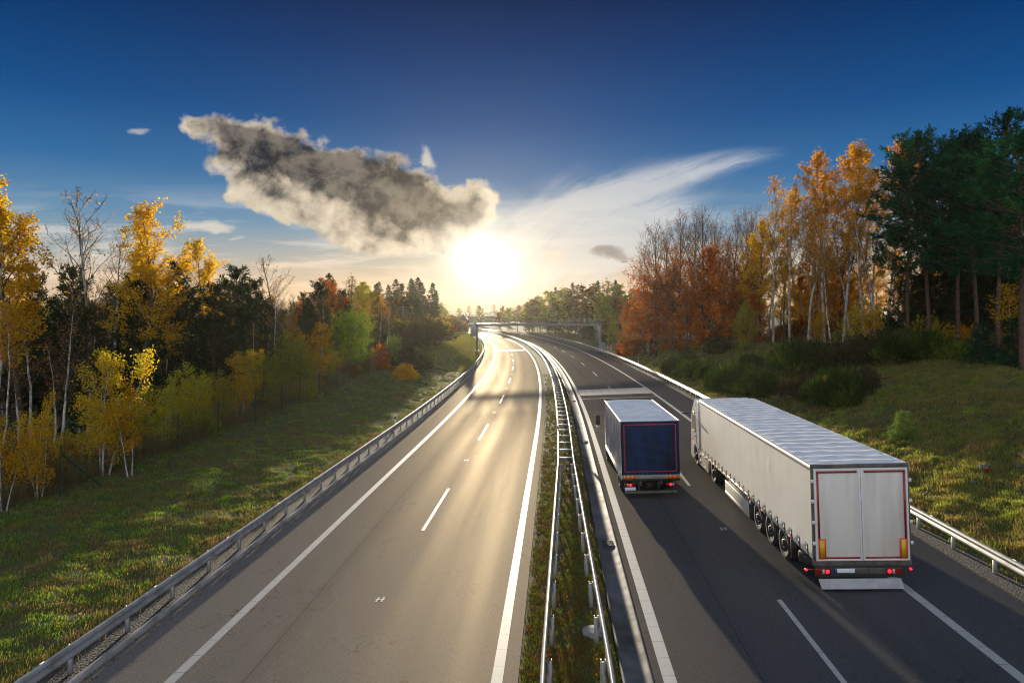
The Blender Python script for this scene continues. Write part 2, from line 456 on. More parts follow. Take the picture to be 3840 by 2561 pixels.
def emit(name, col, st):
    m, t, p = newmat(name)
    setp(t, p, 'Base Color', col); setp(t, p, 'Emission Color', col); setp(t, p, 'Emission Strength', noise(coords(t), 30.0, 2) * st + st * 0.5)
    return m
M['lamp'] = emit("lit_red_tail_lamp", (1.0, 0.02, 0.03), 0.8)
M['lampdim'] = emit("amber_side_lamp", (1.0, 0.16, 0.02), 0.7)
M['headlamp'] = emit("lit_headlamp", (1.0, 0.95, 0.85), 4.0)
M['bark'] = pm("grey_brown_bark", (0.085, 0.065, 0.05), 0.9, var=0.25, scale=3, bmp=0.4)
M['pinebark'] = pm("pine_bark", (0.11, 0.065, 0.042), 0.9, var=0.25, scale=3, bmp=0.4)
M['birchbark'] = pm("white_birch_bark", (0.56, 0.53, 0.49), 0.8, var=0.1, scale=2.2, col2=(0.16, 0.14, 0.12))
M['gold'] = leafmat("golden_leaves", [(0.42, 0.20, 0.008), (0.64, 0.36, 0.014), (0.74, 0.50, 0.02), (0.72, 0.58, 0.035)], 0.6)
M['amber'] = leafmat("amber_leaves", [(0.38, 0.15, 0.010), (0.54, 0.25, 0.015), (0.62, 0.34, 0.025), (0.60, 0.40, 0.04)], 0.5)
M['rust'] = leafmat("rusty_leaves", [(0.12, 0.028, 0.008), (0.28, 0.065, 0.010), (0.38, 0.12, 0.012), (0.46, 0.22, 0.02)], 0.55, ca=1.7)
M['fire'] = leafmat("fiery_orange_leaves", [(0.20, 0.038, 0.006), (0.44, 0.095, 0.008), (0.58, 0.19, 0.010), (0.66, 0.36, 0.02)], 0.62, ca=1.7)
M['lime'] = leafmat("yellow_green_leaves", [(0.66, 0.36, 0.02), (0.70, 0.50, 0.03), (0.54, 0.52, 0.04), (0.28, 0.40, 0.05)], 0.6, 0.5)
M['olive'] = leafmat("olive_leaves", [(0.56, 0.34, 0.04), (0.46, 0.40, 0.05), (0.30, 0.34, 0.06), (0.17, 0.23, 0.05)], 0.58, 0.6)
M['leafgreen'] = leafmat("fresh_green_leaves", [(0.06, 0.12, 0.015), (0.10, 0.20, 0.02), (0.18, 0.28, 0.03), (0.34, 0.36, 0.04)], 0.5)
M['pine'] = leafmat("blue_green_needles", [(0.008, 0.034, 0.018), (0.014, 0.064, 0.032), (0.022, 0.095, 0.040), (0.038, 0.13, 0.042)], 0.25, cs=0.6, ca=1.8)
M['spruce'] = leafmat("dark_needles", [(0.018, 0.032, 0.016), (0.028, 0.050, 0.022), (0.040, 0.066, 0.028), (0.055, 0.085, 0.035)], 0.25)
M['youngpine'] = leafmat("young_pine_needles", [(0.06, 0.13, 0.04), (0.12, 0.22, 0.05), (0.22, 0.31, 0.07), (0.38, 0.40, 0.10)], 0.3)
M['broom'] = leafmat("broom_stems", [(0.010, 0.024, 0.007), (0.022, 0.046, 0.010), (0.055, 0.095, 0.016), (0.24, 0.31, 0.04)], 0.4, ca=2.2)
M['darkshrub'] = leafmat("dark_brown_shrub", [(0.035, 0.028, 0.018), (0.055, 0.042, 0.022), (0.075, 0.07, 0.03), (0.11, 0.11, 0.04)], 0.3)
M['brownleaf'] = leafmat("brown_leaves", [(0.13, 0.06, 0.02), (0.20, 0.09, 0.025), (0.24, 0.13, 0.03), (0.20, 0.16, 0.05)], 0.45)
M['bankgrass'] = leafmat("yellow_green_bank_grass", [(0.42, 0.30, 0.13), (0.36, 0.29, 0.10), (0.26, 0.28, 0.07), (0.24, 0.33, 0.06), (0.46, 0.50, 0.10)], 0.55, cs=0.8, ca=2.6)  # yellower slope grass; the sunlight missing there is put into its colours
M['grass'] = leafmat("mown_grass", [(0.36, 0.23, 0.12), (0.30, 0.22, 0.09), (0.21, 0.27, 0.055), (0.19, 0.34, 0.05), (0.38, 0.52, 0.08)], 0.55, cs=0.9, ca=2.4)
M['brassgrass'] = leafmat("dry_tall_grass", [(0.34, 0.24, 0.13), (0.27, 0.20, 0.09), (0.17, 0.17, 0.06), (0.40, 0.31, 0.18)], 0.5)
M['moss'] = leafmat("brown_moss_and_grass", [(0.24, 0.115, 0.05), (0.22, 0.14, 0.045), (0.19, 0.19, 0.035), (0.28, 0.32, 0.045)], 0.35, cs=1.6, ca=2.4)

def asphalt(name, dark, right=False):
    m, t, p = newmat(name)
    uvn = t.nodes.new('ShaderNodeUVMap')
    sp = t.nodes.new('ShaderNodeSeparateXYZ'); t.links.new(uvn.outputs[0], sp.inputs[0])
    lat, lon = E(sp.outputs[0]), E(sp.outputs[1])
    c = coords(t)
    fine = noise(c, 26.0, 3, 0.7); grain = noise(c, 9.0, 4, 0.7); big = noise(vec(lat * 0.9, lon * 0.035), 1.0, 4, 0.6)
    patch = noise(c, 0.35, 4, 0.6)
    centres = (4.2, 7.8) if right else (-6.75, -3.12)
    tr = None
    for cc in centres:
        for o in (-0.95, 0.95):
            g = (-((lat - (cc + o)) / 0.48).sq()).exp()
            tr = g if tr is None else tr + g
    tr = tr * (big.sm(0.2, 0.6) * 0.6 + 0.4)
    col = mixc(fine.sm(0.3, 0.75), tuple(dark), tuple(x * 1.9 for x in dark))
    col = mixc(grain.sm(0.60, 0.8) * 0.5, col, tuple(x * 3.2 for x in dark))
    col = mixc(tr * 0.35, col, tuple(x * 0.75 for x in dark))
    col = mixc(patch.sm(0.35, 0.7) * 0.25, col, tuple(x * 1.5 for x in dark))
    oil = None
    for cc in centres:
        g2 = (-((lat - cc) / 0.35).sq()).exp()
        oil = g2 if oil is None else oil + g2
    col = mixc(oil * (0.25 + big.sm(0.3, 0.7) * 0.4) * 0.55, col, tuple(x * 0.45 for x in dark))
    crack = noise(vec(lat * 0.7 + grain * 0.25, lon * 0.22), 1.0, 6, 0.6)
    cl = E.m('LESS_THAN', E.m('ABSOLUTE', crack - 0.5), 0.0035) * patch.sm(0.5, 0.6)
    seam = E.m('LESS_THAN', E.m('ABSOLUTE', lat - (4.35 if right else -6.86) + (grain - 0.5) * 0.05), 0.018)
    col = mixc(cl * 0.75 + seam * 0.6, col, tuple(x * 0.3 for x in dark))
    spot = noise(c, 2.6, 3, 0.6).sm(0.70, 0.76)
    col = mixc(spot * 0.5, col, tuple(x * 0.4 for x in dark))
    t.nodes.remove(p)
    rough = (0.61 - tr * 0.05) + (big - 0.5) * 0.22 + (fine - 0.5) * 0.10
    di = t.nodes.new('ShaderNodeBsdfDiffuse'); gl = t.nodes.new('ShaderNodeBsdfGlossy'); mx = t.nodes.new('ShaderNodeMixShader')
    t.links.new(col.s, di.inputs['Color']); gl.inputs['Color'].default_value = (1.0, 0.88, 0.68, 1); t.links.new(rough.s, gl.inputs['Roughness'])
    b = t.nodes.new('ShaderNodeBump'); b.inputs['Strength'].default_value = 0.2; b.inputs['Distance'].default_value = 0.006
    t.links.new((fine + grain).s, b.inputs['Height'])
    for n in (di, gl): t.links.new(b.outputs[0], n.inputs['Normal'])
    t.links.new((tr * 0.010 + (0.066 if not right else 0.044) + (fine - 0.5) * 0.05).s, mx.inputs[0])
    t.links.new(di.outputs[0], mx.inputs[1]); t.links.new(gl.outputs[0], mx.inputs[2])
    t.links.new(mx.outputs[0], t.nodes["Material Output"].inputs[0])
    return m
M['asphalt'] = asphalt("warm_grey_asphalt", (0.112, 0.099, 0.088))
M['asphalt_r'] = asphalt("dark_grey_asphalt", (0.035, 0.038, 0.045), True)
def paint():
    m, t, p = newmat("worn_white_road_paint")
    uvn = t.nodes.new('ShaderNodeUVMap')
    sp = t.nodes.new('ShaderNodeSeparateXYZ'); t.links.new(uvn.outputs[0], sp.inputs[0])
    lon = E(sp.outputs[1]); c = coords(t)
    seg = E.m('FRACT', lon / 0.75)
    gap = E.m('LESS_THAN', seg, 0.035)
    wear = noise(c, 5.0, 6, 0.7).sm(0.52, 0.72); speck = noise(c, 40.0, 3).sm(0.55, 0.75)
    col = mixc(wear * 0.35 + speck * 0.25, (0.38, 0.37, 0.35), (0.13, 0.12, 0.11))
    col = mixc(gap * 0.7, col, (0.12, 0.12, 0.12))
    setp(t, p, 'Base Color', col); setp(t, p, 'Roughness', 0.6)
    return m
M['paint'] = paint()
def patchmat():
    m, t, p = newmat("pale_concrete_slabs")
    uvn = t.nodes.new('ShaderNodeUVMap')
    sp = t.nodes.new('ShaderNodeSeparateXYZ'); t.links.new(uvn.outputs[0], sp.inputs[0])
    lat, lon = E(sp.outputs[0]), E(sp.outputs[1])
    joint = E.m('LESS_THAN', E.m('FRACT', lat / 0.8), 0.07)
    n = noise(coords(t), 1.2, 5)
    setp(t, p, 'Base Color', mixc(joint * 0.7, mixc(n, (0.40, 0.37, 0.32), (0.28, 0.26, 0.23)), (0.15, 0.14, 0.13)))
    setp(t, p, 'Roughness', 0.6)
    return m
M['slabs'] = patchmat()
def groundmat():
    m, t, p = newmat("rough_grass_ground")
    c = coords(t)
    big = noise(c, 0.16, 5, 0.6); med = noise(c, 1.1, 5, 0.65); fine = noise(c, 9.0, 5, 0.7)
    col = mixc(med.sm(0.40, 0.60), (0.060, 0.095, 0.020), (0.120, 0.088, 0.042))
    col = mixc(big.sm(0.45, 0.62) * 0.5, col, (0.075, 0.055, 0.033))
    col = mixc(fine.sm(0.45, 0.75) * 0.6, col, (0.085, 0.105, 0.028))
    col = mixc(fine.sm(0.5, 0.25) * 0.6, col, (0.03, 0.026, 0.014))
    setp(t, p, 'Base Color', col); setp(t, p, 'Roughness', 0.95); setp(t, p, 'Specular IOR Level', 0.15)
    bump(t, p, fine + med * 2.0, 0.8, 0.08)
    return m
M['ground'] = groundmat()
def gravelmat():
    m, t, p = newmat("dark_verge_gravel")
    c = coords(t)
    vo = t.nodes.new('ShaderNodeTexVoronoi'); vo.inputs['Scale'].default_value = 22.0; t.links.new(c.s, vo.inputs['Vector'])
    sp = t.nodes.new('ShaderNodeSeparateColor'); t.links.new(vo.outputs['Color'], sp.inputs[0])
    n = noise(c, 0.8, 4)
    col = mixc(E(sp.outputs[0]), (0.018, 0.016, 0.014), (0.085, 0.075, 0.068))
    col = mixc(n.sm(0.55, 0.7) * 0.5, col, (0.06, 0.065, 0.02))
    setp(t, p, 'Base Color', col); setp(t, p, 'Roughness', 0.9)
    bump(t, p, E(vo.outputs['Distance']) * -1.0, 0.9, 0.03)
    return m
M['gravel'] = gravelmat()

# ------------------------------------------------------------------ road geometry: Y runs along the road, t is the offset in X from the axis
def XC(Y):
    Y = np.asarray(Y, float)
    c = np.clip(Y - 42.0, 0, 430.0)
    lin = np.maximum(Y - 472.0, 0)
    return 0.066 * Y - c * c / 2200.0 - lin * (430.0 / 1100.0)
def sms(a, b, x):
    x = np.clip((np.asarray(x, float) - a) / (b - a), 0, 1); return x * x * (3 - 2 * x)
def ZR(t):
    """cross-section of the carriageways: banked, the outer one higher"""
    return np.interp(t, [-10.7, -0.8, 1.4, 2.0, 12.2], [-0.11, 0.085, 0.20, 0.25, 0.60])
def wob(X, Y):
    return (np.sin(X * 0.9 + 1.3 * np.sin(Y * 0.37)) * np.sin(Y * 0.8 + 1.1 * np.sin(X * 0.5)) * 0.5
            + np.sin(X * 2.3 + Y * 0.7 + np.sin(Y * 1.9)) * np.sin(Y * 2.1 - X * 0.6) * 0.35
            + np.sin(X * 5.1 - Y * 1.7) * np.sin(Y * 4.3 + X * 2.2) * 0.22)
def ZG(t, Y, rough=True):
    t = np.asarray(t, float); Y = np.asarray(Y, float)
    X = XC(Y) + t
    d = np.maximum(-11.3 - t, 0)
    za = -0.11 + np.minimum(d, 9.3) * (0.085 + 0.085 * np.exp(-((Y - 74) / 20.0) ** 2))
    zb = -0.11 + 2.6 * sms(0.0, 4.6, d) + 0.05 * np.clip(d - 4.6, 0, 25)
    w = sms(99, 118, Y)
    left = za * (1 - w) + zb * w - 0.03 * np.clip(d - 10.5, 0, 30) * (1 - w)
    e = np.maximum(t - 12.4, 0)
    A = 3.75 * (1 - sms(84, 138, Y)) + 0.25
    cw = np.interp(Y, [0, 60, 110], [15.5, 16.5, 10.0])
    right = 0.60 + A * (0.75 * sms(0, 1, e / cw) + 0.25 * np.clip(e / cw, 0, 1)) + 0.03 * np.clip(e - 18, 0, 40)
    z = np.where(t < -11.3, left, np.where(t > 12.4, right, ZR(np.clip(t, -11.3, 12.4))))
    far = sms(330, 700, Y) + sms(120, 500, np.abs(t))
    z = z + 9.0 * np.clip(far, 0, 1.2)
    if rough:
        k = np.clip(np.maximum(d, e) / 2.0, 0, 1)
        z = z + wob(X, Y) * np.where(t > 0, 0.19, 0.15) * k
    return z
def P3(t, Y, dz=0.0):
    t = np.asarray(t, float); Y = np.asarray(Y, float)
    return np.stack([XC(Y) + t, Y + 0 * t, ZR(t) + dz + 0 * Y], -1)
def at(u, Y):
    """X and t of the place seen in column u of the photograph at distance Y"""
    X = (u - CU) / FPX * Y
    return X, X - float(XC(Y))
YS = np.concatenate([np.arange(-12, 60, 1.5), np.arange(60, 140, 3.0), np.arange(140, 420, 6.0)])

# ------------------------------------------------------------------ ground
def build_ground():
    mb = MB()
    ys = np.concatenate([[-60, -40, -25], np.arange(-15, 45, 0.45), np.arange(45, 90, 0.8), np.arange(90, 200, 2.5), np.arange(200, 440, 12), [460, 520, 600, 690]])
    core = np.array([-10.75, -10.74, -0.86, -0.85, 1.39, 1.40, 12.10, 12.11])
    ts = np.concatenate([[-300, -200, -140, -100, -75], np.arange(-60, -24, 3.0), np.arange(-24, -10.9, 0.4), core[:2], [-6], core[2:4], np.arange(-0.6, 1.3, 0.3), core[4:6], [7],
                         core[6:], np.arange(12.4, 34, 0.5), np.arange(36, 64, 3.0), [75, 100, 140, 200, 300]])
    def f(Y, T):
        z = ZG(T, Y)
        road = ((T > -10.745) & (T < -0.855)) | ((T > 1.395) & (T < 12.105))
        z = np.where(road, ZR(T) - 0.25, z - 0.012)
        return XC(Y) + T, Y, z
    mb.grid(lambda U, V: f(U, V), ys, ts)
    tag(ob("ground", mb, M['ground'], smooth=True), kind="structure")
build_ground()
def strip(name, t0, t1, mat, dz, y0=-12, y1=420, n=2, kind="structure"):
    mb = MB()
    ys = YS[(YS >= y0 - 1e-6) & (YS <= y1 + 1e-6)]
    mb.grid(lambda T, Y: (XC(Y) + T, Y, ZR(T) + dz), np.linspace(t0, t1, n), ys)
    # skirts so that a sheet has edges of its own
    o = ob(name, mb, mat, uv=True)
    return tag(o, kind=kind)
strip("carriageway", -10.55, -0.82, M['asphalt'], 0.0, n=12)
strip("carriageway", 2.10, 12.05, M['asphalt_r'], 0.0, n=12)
strip("gravel_verge", -11.5, -10.72, M['gravel'], 0.012, n=3)
strip("gravel_verge", 12.06, 13.0, M['gravel'], 0.02, n=3)
# kerb on the far side of the hard shoulder, and the drain channel by the median
mb = MB(); ys = YS
mb.sweep(P3(np.full_like(ys, -10.62), ys), [(-0.10, -0.2), (-0.10, 0.085), (-0.06, 0.115), (0.03, 0.115), (0.085, 0.06), (0.10, -0.2)], True)
tag(ob("kerb", mb, M['concrete'], smooth=False), kind="structure")
mb = MB()
mb.sweep(P3(np.full_like(ys, 1.82), ys), [(-0.40, -0.25), (-0.40, 0.022), (-0.34, 0.022), (-0.27, -0.025), (0.0, -0.05), (0.17, -0.025), (0.21, 0.010), (0.275, 0.008), (0.275, -0.25)], True)
tag(ob("drain_channel", mb, M['gutter'], smooth=False), kind="structure")
mb = MB()
for yy in (22.7, 41.0, 60.5):
    p = P3(1.82, yy)
    for k in range(7): mb.bar(p + np.array((-0.22, -0.24 + k * 0.08, -0.02)), p + np.array((0.16, -0.24 + k * 0.08, -0.02)), 0.03, 0.03)
    o = tag(ob("drain_grate", mb, M['black']), "small iron grate in the drain channel, " + {22.7: "nearest to the bridge", 41.0: "beside the blue lorry", 60.5: "beyond the blue lorry"}[yy], "drain grate", "drain grates"); mb = MB()
def marks():
    def line(name, t, w, y0=-12, y1=400):
        strip(name, t - w / 2, t + w / 2, M['paint'], 0.005, y0, y1)
    for t, w in ((-8.5, 0.25), (-1.28, 0.25), (2.42, 0.28), (9.62, 0.25)): line("edge_line", t, w)
    for t, y0, g in ((-4.95, 24.7, 18.0), (5.98, 29.7, 17.9)):
        mb = MB()
        for k in range(-2, 18):
            a = y0 + k * g
            yy = np.linspace(a, a + 6.0, 5)
            mb.grid(lambda T, Y: (XC(Y) + T, Y, ZR(T) + 0.005), [t - 0.065, t + 0.065], yy)
            c = a - 6.0    # small survey mark half-way along the gap
            for dx in (-0.10, 0.05):
                for dy in (-0.15, 0.05):
                    mb.grid(lambda T, Y: (XC(Y) + T, Y, ZR(T) + 0.005), [t + dx, t + dx + 0.05], [c + dy, c + dy + 0.12])
            mb.grid(lambda T, Y: (XC(Y) + T, Y, ZR(T) + 0.0055), [t - 0.13, t + 0.13], [c - 0.02, c + 0.04])
        tag(ob("lane_dashes", mb, M['paint'], uv=True), kind="structure")
    for t0, t1, y0, y1 in ((2.62, 9.45, 64.0, 69.0), (-8.3, -1.5, 150.0, 154.0)):
        mb = MB()
        mb.grid(lambda T, Y: (XC(Y) + T, Y, ZR(T) + 0.003), np.linspace(t0, t1, 6), np.linspace(y0, y1, 3))
        tag(ob("concrete_band", mb, M['slabs'], uv=True), kind="structure")
    mb = MB()
    mb.grid(lambda T, Y: (XC(Y) + T, Y, ZR(T) + 0.0035), np.linspace(2.62, 9.45, 6), [61.3, 61.5])
    tag(ob("expansion_joint", mb, M['paint'], uv=True), kind="structure")
marks()
# low dark hills that close the horizon
mb = MB()
ang = np.linspace(-pi * 0.5, pi * 0.5, 60)
mb.grid(lambda A, R: (np.sin(A) * R, np.cos(A) * R, 7.5 + (5 + 4 * np.sin(A * 9) + 2.5 * np.sin(A * 23 + 1)) * sms(540, 630, R)), ang, [500, 540, 570, 600, 640, 690])
tag(ob("hills", mb, M['ground'], smooth=True), kind="structure")

# ------------------------------------------------------------------ crash barriers
def wprof(side, h=0.31):
    """closed W-beam section; side=+1 bulges to +X"""
    out = [(0.0, 0.0), (0.035, 0.0), (0.085, -0.045), (0.085, -0.105), (0.03, -0.145), (0.03, -0.165), (0.085, -0.205), (0.085, -0.265), (0.035, -0.31), (0.0, -0.31)]
    return [(side * x, z) for x, z in (out if side > 0 else out)]
def barrier(name, label, t, side, ztop, y1, y_dense, sp=2.0, sp2=4.0):
    th = thing(name, label, "crash barrier", (float(XC(10) + t), 10, float(ZG(t, 10, False))))
    base = np.array(th.location)
    ys = YS[YS <= y1]
    mb = MB(); path = P3(np.full_like(ys, t), ys); path[:, 2] = ZR(np.clip(t, -10.7, 12.2)) + ztop
    mb.sweep(path - base, wprof(side), True)
    ob("rail", mb, M['galv'], th, smooth=False)
    post = MB()
    o_ = -side * 0.075
    post.box(o_ - 0.05, o_ + 0.05, -0.012, 0.0, -0.5, ztop - 0.06)
    post.box(o_ - 0.05, o_ - 0.038, 0.0, 0.05, -0.5, ztop - 0.06); post.box(o_ + 0.038, o_ + 0.05, 0.0, 0.05, -0.5, ztop - 0.06)
    post.box(min(0, -side * 0.03), max(0, -side * 0.03), -0.06, 0.06, ztop - 0.26, ztop - 0.08)
    me = post.mesh("post", M['galv_dull'])
    y = 1.0; k = 0
    while y < y1 and k < 98:
        p = ob("post", me, None, th); pt = P3(t, y) - base; pt[2] = float(ZR(np.clip(t, -10.7, 12.2))) - base[2]
        p.location = pt; k += 1; y += sp if y < y_dense else sp2
    mb = MB()     # bolts and lap joints along the rail
    for y in np.arange(2.0, min(60, y1), 4.0):
        c = P3(t, y) - base; c[2] = float(ZR(np.clip(t, -10.7, 12.2))) + ztop - base[2]
        mb.box(c[0] - 0.012, c[0] + 0.012, c[1] - 0.16, c[1] + 0.16, c[2] - 0.002, c[2] + 0.010)
        for dy in (-0.11, 0.0, 0.11): mb.lathe((c[0] + side * 0.085, c[1] + dy, c[2] - 0.075), 'x', [(0, 0.016), (side * 0.012, 0.014), (side * 0.014, 0.0)], 8)
    ob("joint_plates", mb, M['galv_dull'], th)
    return th
barrier("crash_barrier", "long silver crash barrier below the grassy bank with the yellow birches", -10.9, 1, 0.74, 330, 110)
barrier("crash_barrier", "long silver crash barrier at the foot of the slope with broom bushes", 12.5, -1, 0.74, 280, 110)
def median():
    th = thing("median_barrier", "steel double crash barrier on the median grass, joined by rungs like a ladder", "crash barrier", (1.0, 10, 0.15))
    base = np.array(th.location)
    ys = np.concatenate([np.arange(-12, 80, 1.0), np.arange(80, 340, 4.0)])
    tl = np.interp(ys, [-12, 14, 33, 40, 60], [-0.42, -0.22, 0.16, 0.18, 0.10])
    tr = np.interp(ys, [-12, 14, 33, 40, 60], [1.18, 1.08, 0.86, 0.86, 0.78])
    zt = 0.14 + 0.76
    for tt, sd in ((tl, -1), (tr, 1)):
        path = P3(tt, ys); path[:, 2] = zt
        mb = MB(); mb.sweep(path - base, wprof(sd), True); ob("rail", mb, M['galv'], th)
    rung = MB(); rung.box(0.0, 1.0, -0.05, 0.05, -0.11, -0.03)
    rme = rung.mesh("spacer", M['galv'])
    post = MB(); post.box(-0.05, 0.05, -0.07, -0.055, -1.2, -0.07); post.box(-0.05, -0.038, -0.055, 0.07, -1.2, -0.07); post.box(0.038, 0.05, -0.055, 0.07, -1.2, -0.07)
    pme = post.mesh("post", M['galv_dull'])
    k = 0; y = 5.7
    while y < 32.5:
        for tt, off in ((np.interp(y, ys, tl), 0.09), (np.interp(y, ys, tr), -0.09)):
            p = ob("post", pme, None, th); p.location = P3(tt + off, y) * np.array((1, 1, 0)) + np.array((0, 0, zt)) - base
        y += 2.03
    y = 33.4
    while y < 260 and k < 95:
        a, b = float(np.interp(y, ys, tl)), float(np.interp(y, ys, tr))
        r = ob("spacer", rme, None, th); r.location = (float(XC(y)) + a + 0.005 - base[0], y - base[1], zt - base[2]); r.scale = (b - a - 0.01, 1, 1)
        if k % 2 == 0 and k < 60:
            p = ob("post", pme, None, th); p.location = (float(XC(y)) + (a + b) / 2 - base[0], y + 0.3 - base[1], zt - base[2])
        k += 1; y += 2.03 if y < 170 else 6
median()
# delineators: on the median barrier, and stakes by the verge
def delineator_median():
    first = None
    spots = [(41.5, 0.12, "just past the semi truck's nose"), (41.5, 0.95, "just past the semi truck's nose"), (91.5, 0.06, "half-way to the gantry"), (91.5, 0.82, "half-way to the gantry"), (141.5, 0.06, "under the gantry"), (141.5, 0.82, "under the gantry")]
    for i, (y, t, where) in enumerate(spots):
        side = "on the rail by the empty carriageway" if t < 0.5 else "on the rail by the lorries"
        lab = "small white reflector " + side + ", " + where
        p = P3(t, y); p[2] = 0.90
        if first is None:
            first = thing("delineator", lab, "delineator", p, group="reflectors on the median barrier")
            mb = MB(); mb.box(-0.07, 0.07, -0.02, 0.02, 0.0, 0.24); ob("bracket", mb, M['plate'], first, bevel=0.008)
            mb = MB(); mb.box(-0.045, 0.045, -0.028, -0.021, 0.03, 0.15); ob("reflector", mb, M['lens'], first)
        else: copy_thing(first, p, label=lab)
    for y, t, lab in ((47.5, -11.45, "white roadside marker post with black band behind the barrier by the mown bank"), (97, 13.4, "white and red marker post behind the barrier, nearest the yellow sign")):
        p = P3(t, y); p[2] = float(ZG(t, y))
        th = thing("marker_post", lab, "marker post", p, group="marker posts along the verge")
        mb = MB(); mb.prism([(-0.06, -0.04), (0.06, -0.04), (0.0, 0.06)], 'z', -0.1, 1.05); ob("stake", mb, M['plate'], th)
        mb = MB(); mb.prism([(-0.063, -0.043), (0.063, -0.043), (0.0, 0.064)], 'z', 0.68, 0.88); ob("band", mb, M['black'] if t < 0 else M['lens'], th)
delineator_median()

# ------------------------------------------------------------------ gantry over the road
def gantry():
    y = 138.0
    xl, xr = (1095 - CU) / FPX * y, (1377.5 - CU) / FPX * y
    th = thing("sign_gantry", "grey steel gantry with a railed walkway spanning both carriageways", "gantry", (0.5 * (xl + xr), y, 0))
    cx = 0.5 * (xl + xr); hl, hr = xl - cx, xr - cx
    zb0, zb1 = 5.80, 6.26
    mb = MB(); mb.box(hl - 0.32, hr + 0.32, -0.45, 0.45, zb0, zb1)
    mb.box(hl - 0.34, hr + 0.34, -0.55, 0.55, zb1, zb1 + 0.06)
    ob("beam", mb, M['gantry'], th, bevel=0.03)
    for h in (hl, hr):
        mb = MB(); mb.box(h - 0.24, h + 0.24, -0.28, 0.28, 0.7, zb0 - 0.002); ob("column", mb, M['gantry'], th, bevel=0.03)
        mb = MB(); mb.box(h - 0.45, h + 0.45, -0.5, 0.5, -1.5, 0.70); ob("plinth", mb, M['concrete'], th, bevel=0.03)
        mb = MB(); mb.box(h - 0.36, h + 0.36, -0.4, 0.4, 0.701, 0.76); ob("base_plate", mb, M['galv'], th)
    mb = MB(); n = 22
    for yy in (-0.52, 0.52):
        for z in (zb1 + 0.55, zb1 + 1.05): mb.bar((hl - 0.3, yy, z), (hr + 0.3, yy, z), 0.05, 0.05)
    ob("handrail", mb, M['gantry'], th)
    pst = MB()
    pst.bar((0, 0, zb1 + 0.06), (0, 0, zb1 + 1.05), 0.055, 0.055)
    me = pst.mesh("railing_post", M['gantry'])
    for i in range(2 * n + 2):
        o = ob("railing_post", me, None, th); o.location = (hl - 0.3 + (hr - hl + 0.6) * (i // 2) / n, (-0.52, 0.52)[i % 2], 0)
    me2 = MB().box(-0.025, 0.025, -0.60, -0.55, zb0 - 0.25, zb1 + 1.2).mesh("hanger", M['galv'])
    for f in (0.61, 0.74, 0.875):
        o = ob("hanger", me2, None, th); o.location = (hl + (hr - hl) * f, 0, 0)
    mb = MB()
    for dx in (-0.2, 0.2): mb.bar((hr - 0.62 + dx, 0, 2.6), (hr - 0.62 + dx, 0, zb0 - 0.01), 0.05, 0.05)
    for k in range(11): mb.bar((hr - 0.80, 0, 2.7 + k * 0.28), (hr - 0.44, 0, 2.7 + k * 0.28), 0.035, 0.035)
    ob("ladder", mb, M['galv'], th)
    mb = MB(); mb.box(hr + 0.30, hr + 1.05, -0.3, 0.25, 0.75, 2.35); ob("control_cabinet", mb, M['gantry'], th, bevel=0.03)
    mb = MB()
    for z in (0.75, 1.25, 1.6): mb.bar((hr - 1.0, -0.9, z), (hr + 2.3, -0.9, z), 0.05, 0.05); mb.bar((hr + 2.3, -0.9, z), (hr + 2.3, 0.9, z), 0.05, 0.05)
    for x in (-1.0, 0.0, 1.4, 2.3): mb.bar((hr + x, -0.9, 0.2), (hr + x, -0.9, 1.6), 0.05, 0.05)
    mb.box(hr - 1.0, hr + 2.3, -0.85, 0.9, 0.55, 0.68)
    ob("service_platform", mb, M['galv'], th)
gantry()
